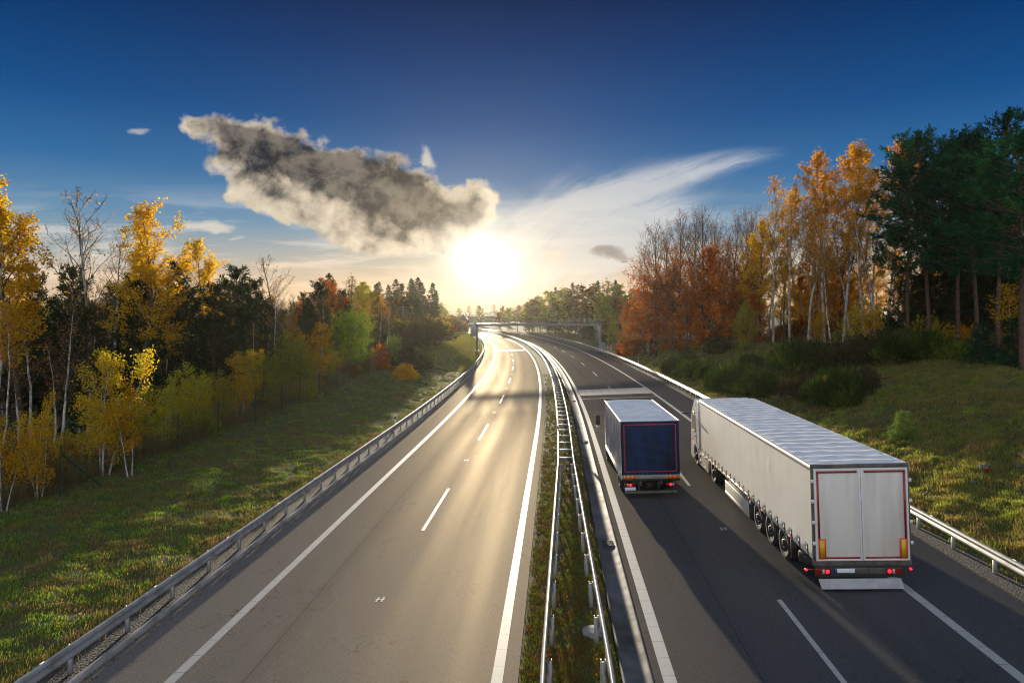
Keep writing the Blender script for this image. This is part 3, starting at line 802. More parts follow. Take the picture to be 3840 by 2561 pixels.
def signs():
    # back of the tall direction sign behind the gantry column
    y = 150.0; x0, x1 = (1080 - CU) / FPX * y, (1097.5 - CU) / FPX * y
    zf = lambda v: 8 + (CV - v) / FPX * y
    gz = float(ZG(x0 - float(XC(y)), y))
    th = thing("road_sign", "back of a large grey road sign on two posts, behind the gantry column", "road sign", (x0, y, gz))
    mb = MB(); mb.box(0, x1 - x0, 0, 0.08, zf(772) - gz, zf(744) - gz); mb.box(0.75, 1.55, 0.002, 0.078, zf(744) - gz, zf(740) - gz)
    ob("panel", mb, M['signback'], th)
    mb = MB()
    for v in (746, 752, 758, 764, 770): mb.box(-0.01, x1 - x0 + 0.01, -0.05, -0.002, zf(v) - gz - 0.03, zf(v) - gz + 0.03)
    ob("stiffener", mb, M['galv_dull'], th)
    for x in (0.35, x1 - x0 - 0.25):
        mb = MB(); mb.box(x - 0.06, x + 0.06, -0.17, -0.052, -1.0, zf(745) - gz); ob("post", mb, M['galv_dull'], th)
    # back of a low sign before the gantry
    y = 124.0; x = (1074 - CU) / FPX * y; t = x - float(XC(y)); gz = float(ZG(t, y)); zt = 8 - (828 - CV) / FPX * y
    th = thing("small_sign", "small wide grey sign seen from behind on a thin post beside the gantry plinth", "road sign", (x, y, gz))
    mb = MB(); mb.box(-0.75, 0.75, 0, 0.05, zt + 0.12 - gz, zt + 0.58 - gz); ob("panel", mb, M['signback'], th)
    mb = MB(); mb.box(-0.04, 0.04, -0.05, -0.002, -0.6, zt + 0.55 - gz); ob("post", mb, M['galv_dull'], th)
    # yellow sign
    y = 118.0; x = (1421.5 - CU) / FPX * y; t = x - float(XC(y)); gz = float(ZG(t, y)); zt = 8 - (814.5 - CV) / FPX * y
    th = thing("yellow_sign", "small yellow sign with dark lettering on a thin post by the red bush", "road sign", (x, y, gz))
    mb = MB(); mb.box(-0.50, 0.50, 0, 0.03, zt - gz, zt + 0.34 - gz); ob("panel", mb, M['sign'], th)
    mb = MB(); b = zt - gz + 0.07; h = 0.20
    gl = [[(0, 0, 0, 1), (1, 0, 1, 1), (0, .5, 1, .5)], [(0, 0, 0, 1), (0, 1, 1, 1), (0, .5, .8, .5), (0, 0, 1, 0)], [(.5, 0, .5, 1)], [(0, 1, .5, 0), (.5, 0, 1, 1)], [(0, 1, 1, 1), (1, 1, 1, .5), (1, .5, 0, .5), (0, .5, 0, 0), (0, 0, 1, 0)]]
    for i, g in enumerate(gl):
        for a0, b0, a1, b1 in g:
            X = -0.40 + i * 0.165
            mb.bar((X + a0 * 0.10, -0.004, b + b0 * h), (X + a1 * 0.10, -0.004, b + b1 * h + (1e-4)), 0.004, 0.03)
    ob("lettering", mb, M['black'], th)
    mb = MB(); mb.box(-0.03, 0.03, 0.032, 0.09, -0.5, zt + 0.3 - gz); ob("post", mb, M['galv'], th)
signs()
def wires_and_pole():
    y = 205.0; x = (925 - CU) / FPX * y; g = float(ZG(x - float(XC(y)), y, False))
    th = thing("utility_pole", "pale slender concrete pole in front of the hazy tall conifers", "utility pole", (x, y, g))
    zt = 8 + (CV - 703) / FPX * y - g
    mb = MB(); mb.tube([(0, 0, -1), (0, 0, zt)], [0.26, 0.15], 10); ob("mast", mb, M['gantry'], th, smooth=True)
    mb = MB(); mb.bar((-1.4, 0, zt - 0.3), (1.4, 0, zt - 0.3), 0.14, 0.14); mb.bar((-0.9, 0, zt - 1.0), (0.9, 0, zt - 1.0), 0.12, 0.12); ob("crossarm", mb, M['galv_dull'], th)
    for i, v in enumerate((717.5, 722.5, 728.5, 736.5)):
        yy = 330.0 + 1.5 * i
        z = 8 + (CV - v) / FPX * yy
        xs = np.linspace(-95, 75, 30)
        pts = np.stack([xs, 0 * xs + yy, z + 0.0004 * (xs + 8) ** 2 - 0.05], 1)
        mb = MB(); mb.tube(pts, 0.055 if i < 3 else 0.04, 4)
        tag(ob("power_cable", mb, M['black'], smooth=True), ["topmost", "second from the top", "third from the top", "lowest"][i] + " of the thin power cables crossing the orange horizon", "cable", "power cables across the horizon")
wires_and_pole()
def house():
    y = 318.0; x = (1064 - CU) / FPX * y
    th = thing("house", "small hazy house with a steep dark roof on the far bank beyond the gantry sign", "house", (x, y, 2.0))
    mb = MB(); mb.box(-2.2, 2.2, 0, 6, -3, 3.2); mb.prism([(-2.2, 3.2), (2.2, 3.2), (0, 6.4)], 'y', 0.05, 5.95); ob("wall", mb, M['housewall'], th)
    mb = MB()
    mb.prism([(-2.6, 2.75), (-2.55, 3.05), (0, 6.85), (0, 6.5)], 'y', -0.3, 6.3); mb.prism([(2.6, 2.75), (2.55, 3.05), (0.002, 6.85), (0.002, 6.5)], 'y', -0.3, 6.3)
    ob("roof", mb, M['houseroof'], th)
    mb = MB(); mb.box(0.7, 1.2, 3, 3.5, 5.0, 7.3); ob("chimney", mb, M['housewall'], th)
    for xx in (-1.1, 1.1):
        mb = MB(); mb.box(xx - 0.45, xx + 0.45, -0.03, 0.03, 1.0, 2.3); ob("window", mb, M['black'], th)
house()
def far_car():
    y = 312.0; t = -4.0 - 5.5; x = float(XC(y)) - 5.2
    th = thing("car", "tiny pale car with bright headlights approaching far off where the carriageway bends away", "car", (x, y, float(ZR(-5.2))), (0, 0, radians(10)))
    mb = MB()
    mb.prism([(-2.1, 0.3), (-2.15, 0.7), (-1.3, 0.92), (1.9, 0.98), (2.15, 0.8), (2.15, 0.3)], 'x', -0.88, 0.88)
    mb.prism([(-1.2, 0.92), (-0.45, 1.42), (1.1, 1.45), (1.8, 0.97)], 'x', -0.76, 0.76)
    ob("body", mb, M['white'], th, bevel=0.06)
    mb = MB(); mb.add([(-0.7, -1.17, 0.98), (0.7, -1.17, 0.98), (0.66, -0.53, 1.40), (-0.66, -0.53, 1.40)], [(0, 1, 2, 3)]); ob("windscreen", mb, M['glass'], th)
    for sx in (-0.6, 0.6):
        mb = MB(); mb.lathe((sx, -2.15, 0.62), 'y', [(0, 0.14), (-0.06, 0.11), (-0.07, 0.0)], 12); ob("headlight", mb, M['headlamp'], th)
    for sx in (-0.85, 0.85):
        for yy in (-1.35, 1.3):
            mb = MB(); s_ = 1 if sx > 0 else -1
            mb.lathe((sx, yy, 0.32), 'x', [(-0.1, 0.2), (-0.1, 0.32), (0.06, 0.32), (0.06, 0.2), (0.04, 0.0)], 16); ob("wheel", mb, M['rubber'], th)
far_car()

# ------------------------------------------------------------------ wire fences
def fence(name, label, pts, h, braces=(), strands=None, y_mesh=True, n_v=None, pm_='green'):
    """pts: (t, Y) of every post"""
    xyz = [np.array((float(XC(y)) + t, y, float(ZG(t, y)))) for t, y in pts]
    th = thing(name, label, "fence", xyz[0]); b = xyz[0]
    me = MB().tube([(0, 0, -0.4), (0, 0, h + 0.06)], 0.035, 6).mesh("post", M[pm_])
    for p in xyz:
        o = ob("post", me, None, th); o.location = p - b
    for i, dx in braces:
        p = xyz[i] - b
        mb = MB(); mb.tube([p + np.array((0, 0, h * 0.85)), p + np.array(dx)], 0.035, 6); ob("brace", mb, M['wood'] if pm_ == 'wood' else M[pm_], th)
    mb = MB()
    zs = np.linspace(0.08, h, strands or 8)
    for z in zs:
        mb.tube([p - b + np.array((0, -0.04, z)) for p in xyz], 0.008, 3, False)
    if n_v:
        for p, q in zip(xyz[:-1], xyz[1:]):
            L = np.linalg.norm(q - p); n = int(L / n_v)
            for k in range(1, n):
                c = p + (q - p) * k / n - b
                mb.bar(c + np.array((0, -0.04, 0.05)), c + np.array((0, -0.04, h)), 0.007, 0.007)
    ob("wire_mesh", mb, M['wire'], th)
    return th
pl = [(-20.3 - 0.2 * sin(i * 1.7) - (0.02 * max(0, 22 + i * 4.3 - 60)), 18.5 + i * 4.35) for i in range(17)]
fence("wire_fence", "tall green posted wire fence along the top of the mown bank below the yellow birches", pl, 2.0, strands=10, n_v=0.5, braces=((2, (0.6, 1.6, 0.0)),))
fence("wire_fence", "short run of silvery wire fence coming down the bank behind the orange bush", [(-20.9, 94.5), (-18.3, 95.0), (-16.2, 95.6), (-14.3, 96.3), (-13.0, 97.0)], 1.9, strands=8, n_v=None, braces=((3, (1.3, 0.3, 0)),))
pr = [(32.9, 40), (33.0, 46), (33.0, 52.5), (32.4, 59), (31.5, 65), (30.5, 71), (29.3, 77), (28.0, 83), (26.6, 89), (25.2, 95), (23.6, 101)]
fence("wire_fence", "dark green wire fence along the top of the broom slope in front of the pines", pr, 2.0, strands=9, n_v=0.8, braces=((2, (-1.2, -0.8, 0)), (6, (-1.2, -0.4, 0))))

# ------------------------------------------------------------------ vehicles
def wheel(parent, x, y, r, w, out, hub=True):
    """out = -1: outer face towards -X"""
    wr = MB(); s = -out
    wr.lathe((x, y, r), 'x', [(s * w, r * 0.62), (s * w, r * 0.92), (s * w * 0.92, r * 0.985), (s * w * 0.5, r), (s * w * 0.1, r * 0.985), (0, r * 0.93), (0, r * 0.80), (s * 0.02, r * 0.64), (s * 0.03, r * 0.58)], 40)
    for k in range(40):      # tread blocks
        a = k * pi / 20
        c = np.array((x + s * w * 0.5, y + cos(a) * r * 0.995, r + sin(a) * r * 0.995))
        tg = np.array((0, -sin(a), cos(a))) * 0.022
        wr.bar(c - tg, c + tg, w * 0.84, 0.022)
    root = thing_part("wheel", parent)
    ob("tyre", wr, M['rubber'], root, smooth=False)
    rm = MB()
    rm.lathe((x, y, r), 'x', [(s * 0.02, r * 0.64), (s * 0.012, r * 0.58), (s * 0.05, r * 0.55), (s * 0.10, r * 0.48), (s * 0.085, r * 0.40), (s * 0.05, r * 0.30), (s * 0.05, r * 0.24), (-s * 0.03, r * 0.20), (-s * 0.04, r * 0.15), (-s * 0.04, 0.0)], 32)
    for k in range(10):
        a = k * pi / 5
        rm.lathe((x + s * 0.055, y + cos(a) * r * 0.33, r + sin(a) * r * 0.33), 'x', [(0, 0.022), (-s * 0.045, 0.018), (-s * 0.05, 0)], 8)
        a += pi / 10
        rm.lathe((x + s * 0.097, y + cos(a) * r * 0.46, r + sin(a) * r * 0.46), 'x', [(0.0, 0.034), (-s * 0.004, 0.034), (-s * 0.004, 0.0)], 8)
    ob("rim", rm, M['rim'], root, smooth=False)
    return root
def thing_part(name, parent):
    o = bpy.data.objects.new(name, None); COL.objects.link(o); o.parent = parent; o.empty_display_size = 0.2
    return o
def plate(parent, x0, z0, y, w=0.52, h=0.115):
    mb = MB(); mb.box(x0 + 0.055, x0 + w, y - 0.012, y, z0, z0 + h); o = ob("number_plate", mb, M['plate'], parent, bevel=0.004)
    mb = MB(); mb.box(x0, x0 + 0.054, y - 0.012, y, z0, z0 + h); ob("country_band", mb, M['eublue'], o)
def lampset(parent, x0, x1, z0, z1, y, lit_at, d=0.05):
    mb = MB(); mb.box(x0, x1, y - d, y, z0, z1); o = ob("tail_light", mb, M['lens'], parent, bevel=0.012)
    c = x0 + (x1 - x0) * lit_at
    mb = MB(); mb.lathe((c, y - d - 0.001, (z0 + z1) / 2), 'y', [(0.0, 0.055), (-0.008, 0.045), (-0.010, 0.0)], 14); ob("lit_lamp", mb, M['lamp'], o)
    cc = c + (0.11 if lit_at < 0.5 else -0.11) * (1 if x1 - x0 > 0.3 else 0.8)
    mb = MB(); mb.box(cc - 0.03, cc + 0.03, y - d - 0.006, y - d + 0.002, z0 + 0.015, z1 - 0.015); ob("reversing_lens", mb, M['clear'], o)

def semi():
    Yr = 18.1; hd = atan(0.066)
    th = thing("semi_trailer_truck", "long white semi truck with a curtain-sided trailer, nearest vehicle, in the slow lane", "truck")
    W, L = 2.60, 14.0
    cxr = 7.08 + W / 2
    th.location = (float(XC(Yr)) + cxr, Yr, float(ZR(cxr)) + 0.0)
    th.rotation_euler = (0, -0.0335, -hd)
    h = W / 2; zb, zt = 0.97, 3.50
    rng = np.random.RandomState(3)
    # curtains: flat vertical panels with soft welds, small dents
    def curtain(sd):
        ys = np.arange(0.06, L + 0.001, 0.07); zs = np.linspace(zb + 0.02, zt - 0.14, 26)
        def f(Y, Z):
            ph = Y / 0.78
            d = 0.0010 * np.sin(pi * ph) ** 2 + 0.002 * np.sin(Y * 0.6 + Z * 0.5)
            e = np.clip((zs[-1] - Z) * (Z - zs[0]), 0, 1)
            d = d * np.minimum(1, e * 3) + 0.012 * np.exp(-((Y - 3.65) / 0.10) ** 2 - ((Z - 2.62) / 0.13) ** 2)
            return sd * (h - 0.015 + d), Y, Z
        mb = MB(); mb.grid(f, ys, zs); return ob("side_curtain", mb, M['curtain'], th, smooth=True)
    for sd in (-1, 1):
        cu = curtain(sd)
    # top rails and roof skin
    for sd in (-1, 1):
        mb = MB(); mb.prism([(sd * (h - 0.10), zt - 0.02), (sd * (h + 0.012), zt - 0.035), (sd * (h + 0.022), zt - 0.10), (sd * (h + 0.012), zt - 0.17), (sd * (h - 0.10), zt - 0.17)], 'y', 0.0, L)
        ob("top_rail", mb, M['cream'] if sd < 0 else M['curtain'], th)
    def rf(Y, X):
        s = np.abs(np.sin(pi * Y / 0.62)); e = np.clip((1 - (X / (h - 0.03)) ** 2) * 4, 0, 1) * np.clip(np.minimum(Y, L - Y) * 3, 0, 1)
        n = 0.006 * np.sin(X * 9 + 4 * np.sin(Y * 3)) * np.sin(Y * 11 + X) + 0.010 * np.sin(X * 3.1 + Y * 1.7)
        edge = 0.012 * np.sin(Y * 13 + 3 * np.sin(Y * 2)) * np.exp(-((np.abs(X) - h + 0.2) / 0.12) ** 2)
        return X, Y, zt - 0.005 + (0.042 * (1 - s ** 0.8) * -1 + 0.025 + n) * e * 1.0 + edge
    mb = MB(); mb.grid(lambda U, V: rf(V, U), np.linspace(-h + 0.02, h - 0.02, 40), np.arange(0.0, L + 0.01, 0.052))
    ob("roof", mb, M['roofskin'], th, smooth=True)
    # front wall
    mb = MB(); mb.box(-h + 0.02, h - 0.02, L + 0.002, L + 0.06, zb - 0.1, zt - 0.01); ob("front_wall", mb, M['white'], th, bevel=0.02)
    # floor rail and chassis
    mb = MB(); mb.box(-h + 0.015, h - 0.015, 0.05, L - 0.01, zb - 0.10, zb + 0.015)
    ob("floor_frame", mb, M['cream'], th)
    mb = MB()
    for x in (-0.52, 0.52): mb.box(x - 0.07, x + 0.07, 0.25, L - 0.6, 0.62, zb - 0.11)
    for y in np.arange(0.6, L - 1, 1.2): mb.box(-h + 0.1, h - 0.1, y - 0.04, y + 0.04, zb - 0.2, zb - 0.105)
    for y in (2.55, 3.88, 5.2): mb.tube([(-h + 0.3, y, 0.5), (h - 0.3, y, 0.5)], 0.08, 8)
    mb.box(-0.9, 0.9, 2.2, 5.6, 0.35, 0.62)
    ob("chassis", mb, M['black'], th)
    # side guard
    for sd in (-1, 1):
        g = MB(); g.box(sd * (h - 0.03) - 0.02, sd * (h - 0.03) + 0.02, 6.25, 9.6, 0.16, 0.70); g.box(sd * (h - 0.03) - 0.026, sd * (h - 0.03) + 0.026, 6.25, 9.6, 0.24, 0.27)
        g.box(sd * (h - 0.30) - 0.25, sd * (h - 0.30) + 0.25, 6.27, 9.58, 0.62, 0.66)
        o = ob("side_guard", g, M['cream'], th, bevel=0.01)
        g = MB(); g.box(sd * (h - 0.28) - 0.23, sd * (h - 0.28) + 0.23, 6.0, 6.2, 0.12, 0.80); ob("pallet_locker", g, M['black'], th, bevel=0.02)
    # buckles and straps
    bk = MB(); bk.box(-0.012, 0.0, -0.03, 0.03, -0.05, 0.10); bk.box(-0.03, -0.012, -0.045, 0.045, 0.04, 0.15); bk.bar((-0.006, 0, -0.05), (0.05, 0.05, -0.16), 0.012, 0.012); bk.bar((-0.02, -0.04, 0.15), (-0.03, -0.05, 0.26), 0.02, 0.02)
    bme = bk.mesh("strap_buckle", M['black'])
    for k in range(22):
        o = ob("strap_buckle", bme, None, th); o.location = (-h - 0.006, 0.35 + k * 0.63, zb + 0.0)
    # side marker lamps
    for y in (1.9, 4.55, 6.1, 9.2, 11.6):
        mb = MB(); mb.box(-h - 0.014, -h + 0.002, y - 0.045, y + 0.045, zb - 0.065, zb - 0.03); ob("side_marker", mb, M['lampdim'], th)
    for y in (2.55, 3.88, 5.2):
        for sd in (-1, 1): wheel(th, sd * (h - 0.05), y, 0.49, 0.34, sd)
    # mudguards behind the axles, spare wheel cradle
    for sd in (-1, 1):
        mb = MB(); mb.box(sd * 1.05 - 0.2, sd * 1.05 + 0.2, 1.88, 1.92, 0.25, 0.86); ob("mudguard", mb, M['black'], th)
    mb = MB(); mb.lathe((-0.78, 1.15, 0.55), 'z', [(-0.15, 0.25), (-0.15, 0.44), (-0.12, 0.48), (0, 0.5), (0.12, 0.48), (0.15, 0.44), (0.15, 0.25)], 36); ob("spare_tyre", mb, M['rubber'], th, smooth=True)
    # ---- rear
    mb = MB(); mb.box(-h, h, -0.02, 0.05, zt - 0.115, zt - 0.008)
    for sd in (-1, 1): mb.box(sd * (h - 0.03) - 0.03, sd * (h - 0.03) + 0.03, -0.015, 0.05, 0.87, zt - 0.116)
    mb.box(-h, h, -0.02, 0.05, 0.72, 0.869)
    ob("rear_frame", mb, M['frame'], th, bevel=0.008)
    for sd in (-1, 1):
        x0, x1 = (-h + 0.065, -0.006) if sd < 0 else (0.006, h - 0.065)
        mb = MB(); mb.box(x0, x1, -0.050, -0.002, 0.875, zt - 0.12); dr = ob("rear_door", mb, M['door'], th, bevel=0.006)
        mb = MB()
        mb.box(x0, x0 + 0.05, -0.062, -0.051, 0.875, zt - 0.12); mb.box(x1 - 0.05, x1, -0.062, -0.051, 0.875, zt - 0.12)
        mb.box(x0 + 0.051, x1 - 0.051, -0.062, -0.051, 0.875, 0.93); mb.box(x0 + 0.051, x1 - 0.051, -0.062, -0.051, zt - 0.175, zt - 0.12)
        ob("door_frame", mb, M['white'], dr, bevel=0.004)
        mb = MB(); a, b = (x0 + 0.07, x1 - 0.07)
        tz0, tz1 = 0.935, zt - 0.185
        if sd < 0:
            mb.box(a, b - 0.02, -0.068, -0.052, tz1 - 0.05, tz1); mb.box(a, a + 0.048, -0.068, -0.052, tz0 + 0.54, tz1 - 0.0502); mb.box(a + 0.19, b, -0.068, -0.052, tz0, tz0 + 0.045)
        else:
            mb.box(a + 0.02, b, -0.068, -0.052, tz1 - 0.05, tz1); mb.box(b - 0.048, b, -0.068, -0.052, tz0 + 0.54, tz1 - 0.0502); mb.box(a, b - 0.19, -0.068, -0.052, tz0, tz0 + 0.045)
        ob("reflective_tape", mb, M['redtape'], dr)
        px = a + 0.0 if sd < 0 else b - 0.188
        mb = MB(); mb.box(px, px + 0.188, -0.074, -0.053, tz0 - 0.005, tz0 + 0.538); bd = ob("marker_border", mb, M['orange'], dr)
        mb = MB(); mb.box(px + 0.033, px + 0.155, -0.078, -0.0745, tz0 + 0.028, tz0 + 0.505); ob("marker_plate", mb, M['yellow'], dr)
        mb = MB()
        for z in (1.36, 1.93, 2.50, 3.05):
            xo = -h - 0.02 if sd < 0 else h - 0.05
            mb.box(xo, xo + 0.075, -0.082, -0.063, z - 0.045, z + 0.045)
        ob("hinge", mb, M['white'], dr, bevel=0.006)
    # bumper beam, lamps, plate, flap
    mb = MB(); mb.box(-h + 0.06, h - 0.2, 0.0, 0.12, 0.40, 0.70); mb.box(-h + 0.14, h - 0.14, -0.02, 0.10, 0.695, 0.73)
    ob("bumper_beam", mb, M['black'], th, bevel=0.015)
    mb = MB(); mb.box(-0.36, 0.86, -0.015, -0.002, 0.50, 0.66); ob("bumper_panel", mb, M['frame'], th, bevel=0.004)
    lampset(th, -h + 0.03, -h + 0.42, 0.50, 0.655, 0.0, 0.83)
    lampset(th, h - 0.68, h - 0.29, 0.50, 0.655, 0.0, 0.17)
    plate(th, -h + 0.56, 0.535, -0.017)
    for sd, x in ((-1, -h - 0.22), (1, h - 0.06)):
        mb = MB(); mb.bar((x + (0.3 if sd < 0 else -0.28), 0.02, 0.6), (x, -0.03, 0.64), 0.03, 0.03); o = ob("lamp_stalk", mb, M['black'], th)
        mb = MB(); mb.lathe((x, -0.07, 0.64), 'y', [(0.06, 0.0), (0.05, 0.032), (0, 0.036), (-0.02, 0.0)], 10); ob("stalk_lamp", mb, M['lamp'], o)
    mb = MB(); mb.prism([(-h + 0.12, 0.37), (h - 0.30, 0.37), (h - 0.22, 0.09), (-h + 0.20, 0.09)], 'y', -0.02, 0.0); ob("mud_flap", mb, M['flap'], th, bevel=0.006)
    # ---- tractor
    y0 = L + 0.45; y1 = y0 + 2.25; hw = 1.24
    prof = [(y0, 0.95), (y0, 3.30), (y0 + 0.55, 3.42), (y0 + 1.1, 3.30), (y0 + 1.75, 2.75), (y1 - 0.22, 2.35), (y1 - 0.02, 1.45), (y1 + 0.02, 0.95)]
    mb = MB(); mb.prism(prof, 'x', -hw, hw); cab = ob("cab", mb, M['white'], th, bevel=0.10)
    mb = MB(); mb.prism([(y1 - 0.75, 0.25), (y1 - 0.75, 0.94), (y1 + 0.03, 0.94), (y1 + 0.06, 0.4), (y1 - 0.03, 0.25)], 'x', -hw - 0.005, hw + 0.005); ob("front_bumper", mb, M['white'], cab, bevel=0.05)
    for sd in (-1, 1):
        x = sd * (hw + 0.004)
        mb = MB(); mb.prism([(y0 + 1.05, 1.75), (y0 + 1.05, 2.52), (y0 + 1.62, 2.52), (y0 + 1.92, 1.72)], 'x', x - 0.004, x + 0.004); ob("side_window", mb, M['glass'], cab)
        mb = MB()
        q = [(y0 + 0.98, 1.68), (y0 + 0.98, 2.60), (y0 + 1.68, 2.60), (y0 + 2.02, 1.66)]
        for a, b in zip(q, q[1:] + q[:1]): mb.bar((x, a[0], a[1]), (x, b[0], b[1]), 0.012, 0.045)
        for a, b in (((y0 + 0.93, 0.98), (y0 + 0.93, 2.66)), ((y0 + 0.93, 2.66), (y0 + 1.75, 2.66)), ((y0 + 0.05, 2.60), (y0 + 0.93, 2.60))): mb.bar((x, *a), (x, *b), 0.008, 0.018)
        ob("window_frame", mb, M['black'], cab)
        mb = MB(); mb.box(x - 0.02, x + 0.02, y0 + 1.0, y0 + 1.16, 1.45, 1.50); ob("door_handle", mb, M['black'], cab)
        mb = MB(); mb.box(min(x, x + sd * 0.05), max(x, x + sd * 0.05), y0 + 0.02, y0 + 0.16, 0.95, 3.35); ob("air_deflector", mb, M['white'], cab, bevel=0.02)
        mb = MB(); mb.bar((x, y1 - 0.30, 2.52), (x + sd * 0.32, y1 - 0.22, 2.52), 0.05, 0.05); mb.lathe((x + sd * 0.36, y1 - 0.22, 2.5), 'z', [(-0.06, 0.0), (-0.05, 0.10), (0.0, 0.13), (0.05, 0.10), (0.06, 0.0)], 12); mm = ob("mirror_arm", mb, M['black'], cab)
        th_ = np.linspace(0, pi, 14)
        arch = [(y1 - 1.18 + cos(a) * 0.64, 0.49 + sin(a) * 0.64) for a in th_]; inn = [(y1 - 1.18 + cos(a) * 0.55, 0.49 + sin(a) * 0.55) for a in th_[::-1]]
        mb = MB(); mb.prism(arch + inn, 'x', x - sd * 0.30, x + sd * 0.012); ob("wheel_arch", mb, M['white'], cab, bevel=0.015)
        mb = MB(); mb.box(x - 0.004, x + 0.012 * sd + 0.004, y1 - 0.60, y1 - 0.50, 0.95, 1.03); ob("indicator", mb, M['lampdim'], cab)
        # side skirt between the axles
        sk = MB(); sk.prism([(y0 - 1.45, 0.20), (y0 - 1.60, 0.85), (y0 + 0.38, 0.92), (y0 + 0.38, 0.22)], 'x', sd * (hw - 0.04) - 0.03, sd * (hw - 0.04) + 0.03); skirt = ob("side_skirt", sk, M['white'], th, bevel=0.015)
        sk = MB()
        for z in (0.30, 0.60): sk.box(sd * (hw - 0.005) - 0.008, sd * (hw - 0.005) + 0.008, y0 + 0.02, y0 + 0.26, z, z + 0.15)
        ob("step_recess", sk, M['black'], skirt)
        sk = MB(); e = sd * (hw - 0.008)
        for a, b in (((y0 - 1.2, 0.32), (y0 - 1.32, 0.75)), ((y0 - 1.32, 0.75), (y0 - 0.3, 0.80)), ((y0 - 1.2, 0.32), (y0 - 0.75, 0.34))): sk.bar((e, *a), (e, *b), 0.012, 0.02)
        ob("panel_seam", sk, M['frame'], skirt)
        wheel(th, sd * (hw - 0.02), y1 - 1.18, 0.49, 0.30, sd)
        wheel(th, sd * (hw - 0.02), y0 - 2.55, 0.49, 0.55, sd)
    mb = MB(); mb.box(-0.45, 0.45, y0 - 3.5, y1 - 0.4, 0.5, 0.85); mb.box(-1.15, 1.15, y0 - 3.05, y0 - 2.0, 0.86, 0.90); mb.box(-0.95, 0.95, y0 - 3.62, y0 - 3.5, 0.42, 0.72); mb.box(-0.9, 0.9, y0 - 0.4, y0 - 0.05, 0.7, 2.9)
    ob("tractor_frame", mb, M['black'], th)
    lampset(th, -1.02, -0.62, 0.56, 0.68, y0 - 3.63, 0.15, 0.03)
    plate(th, -0.98, 0.38, y0 - 3.63, 0.50, 0.11)
semi()

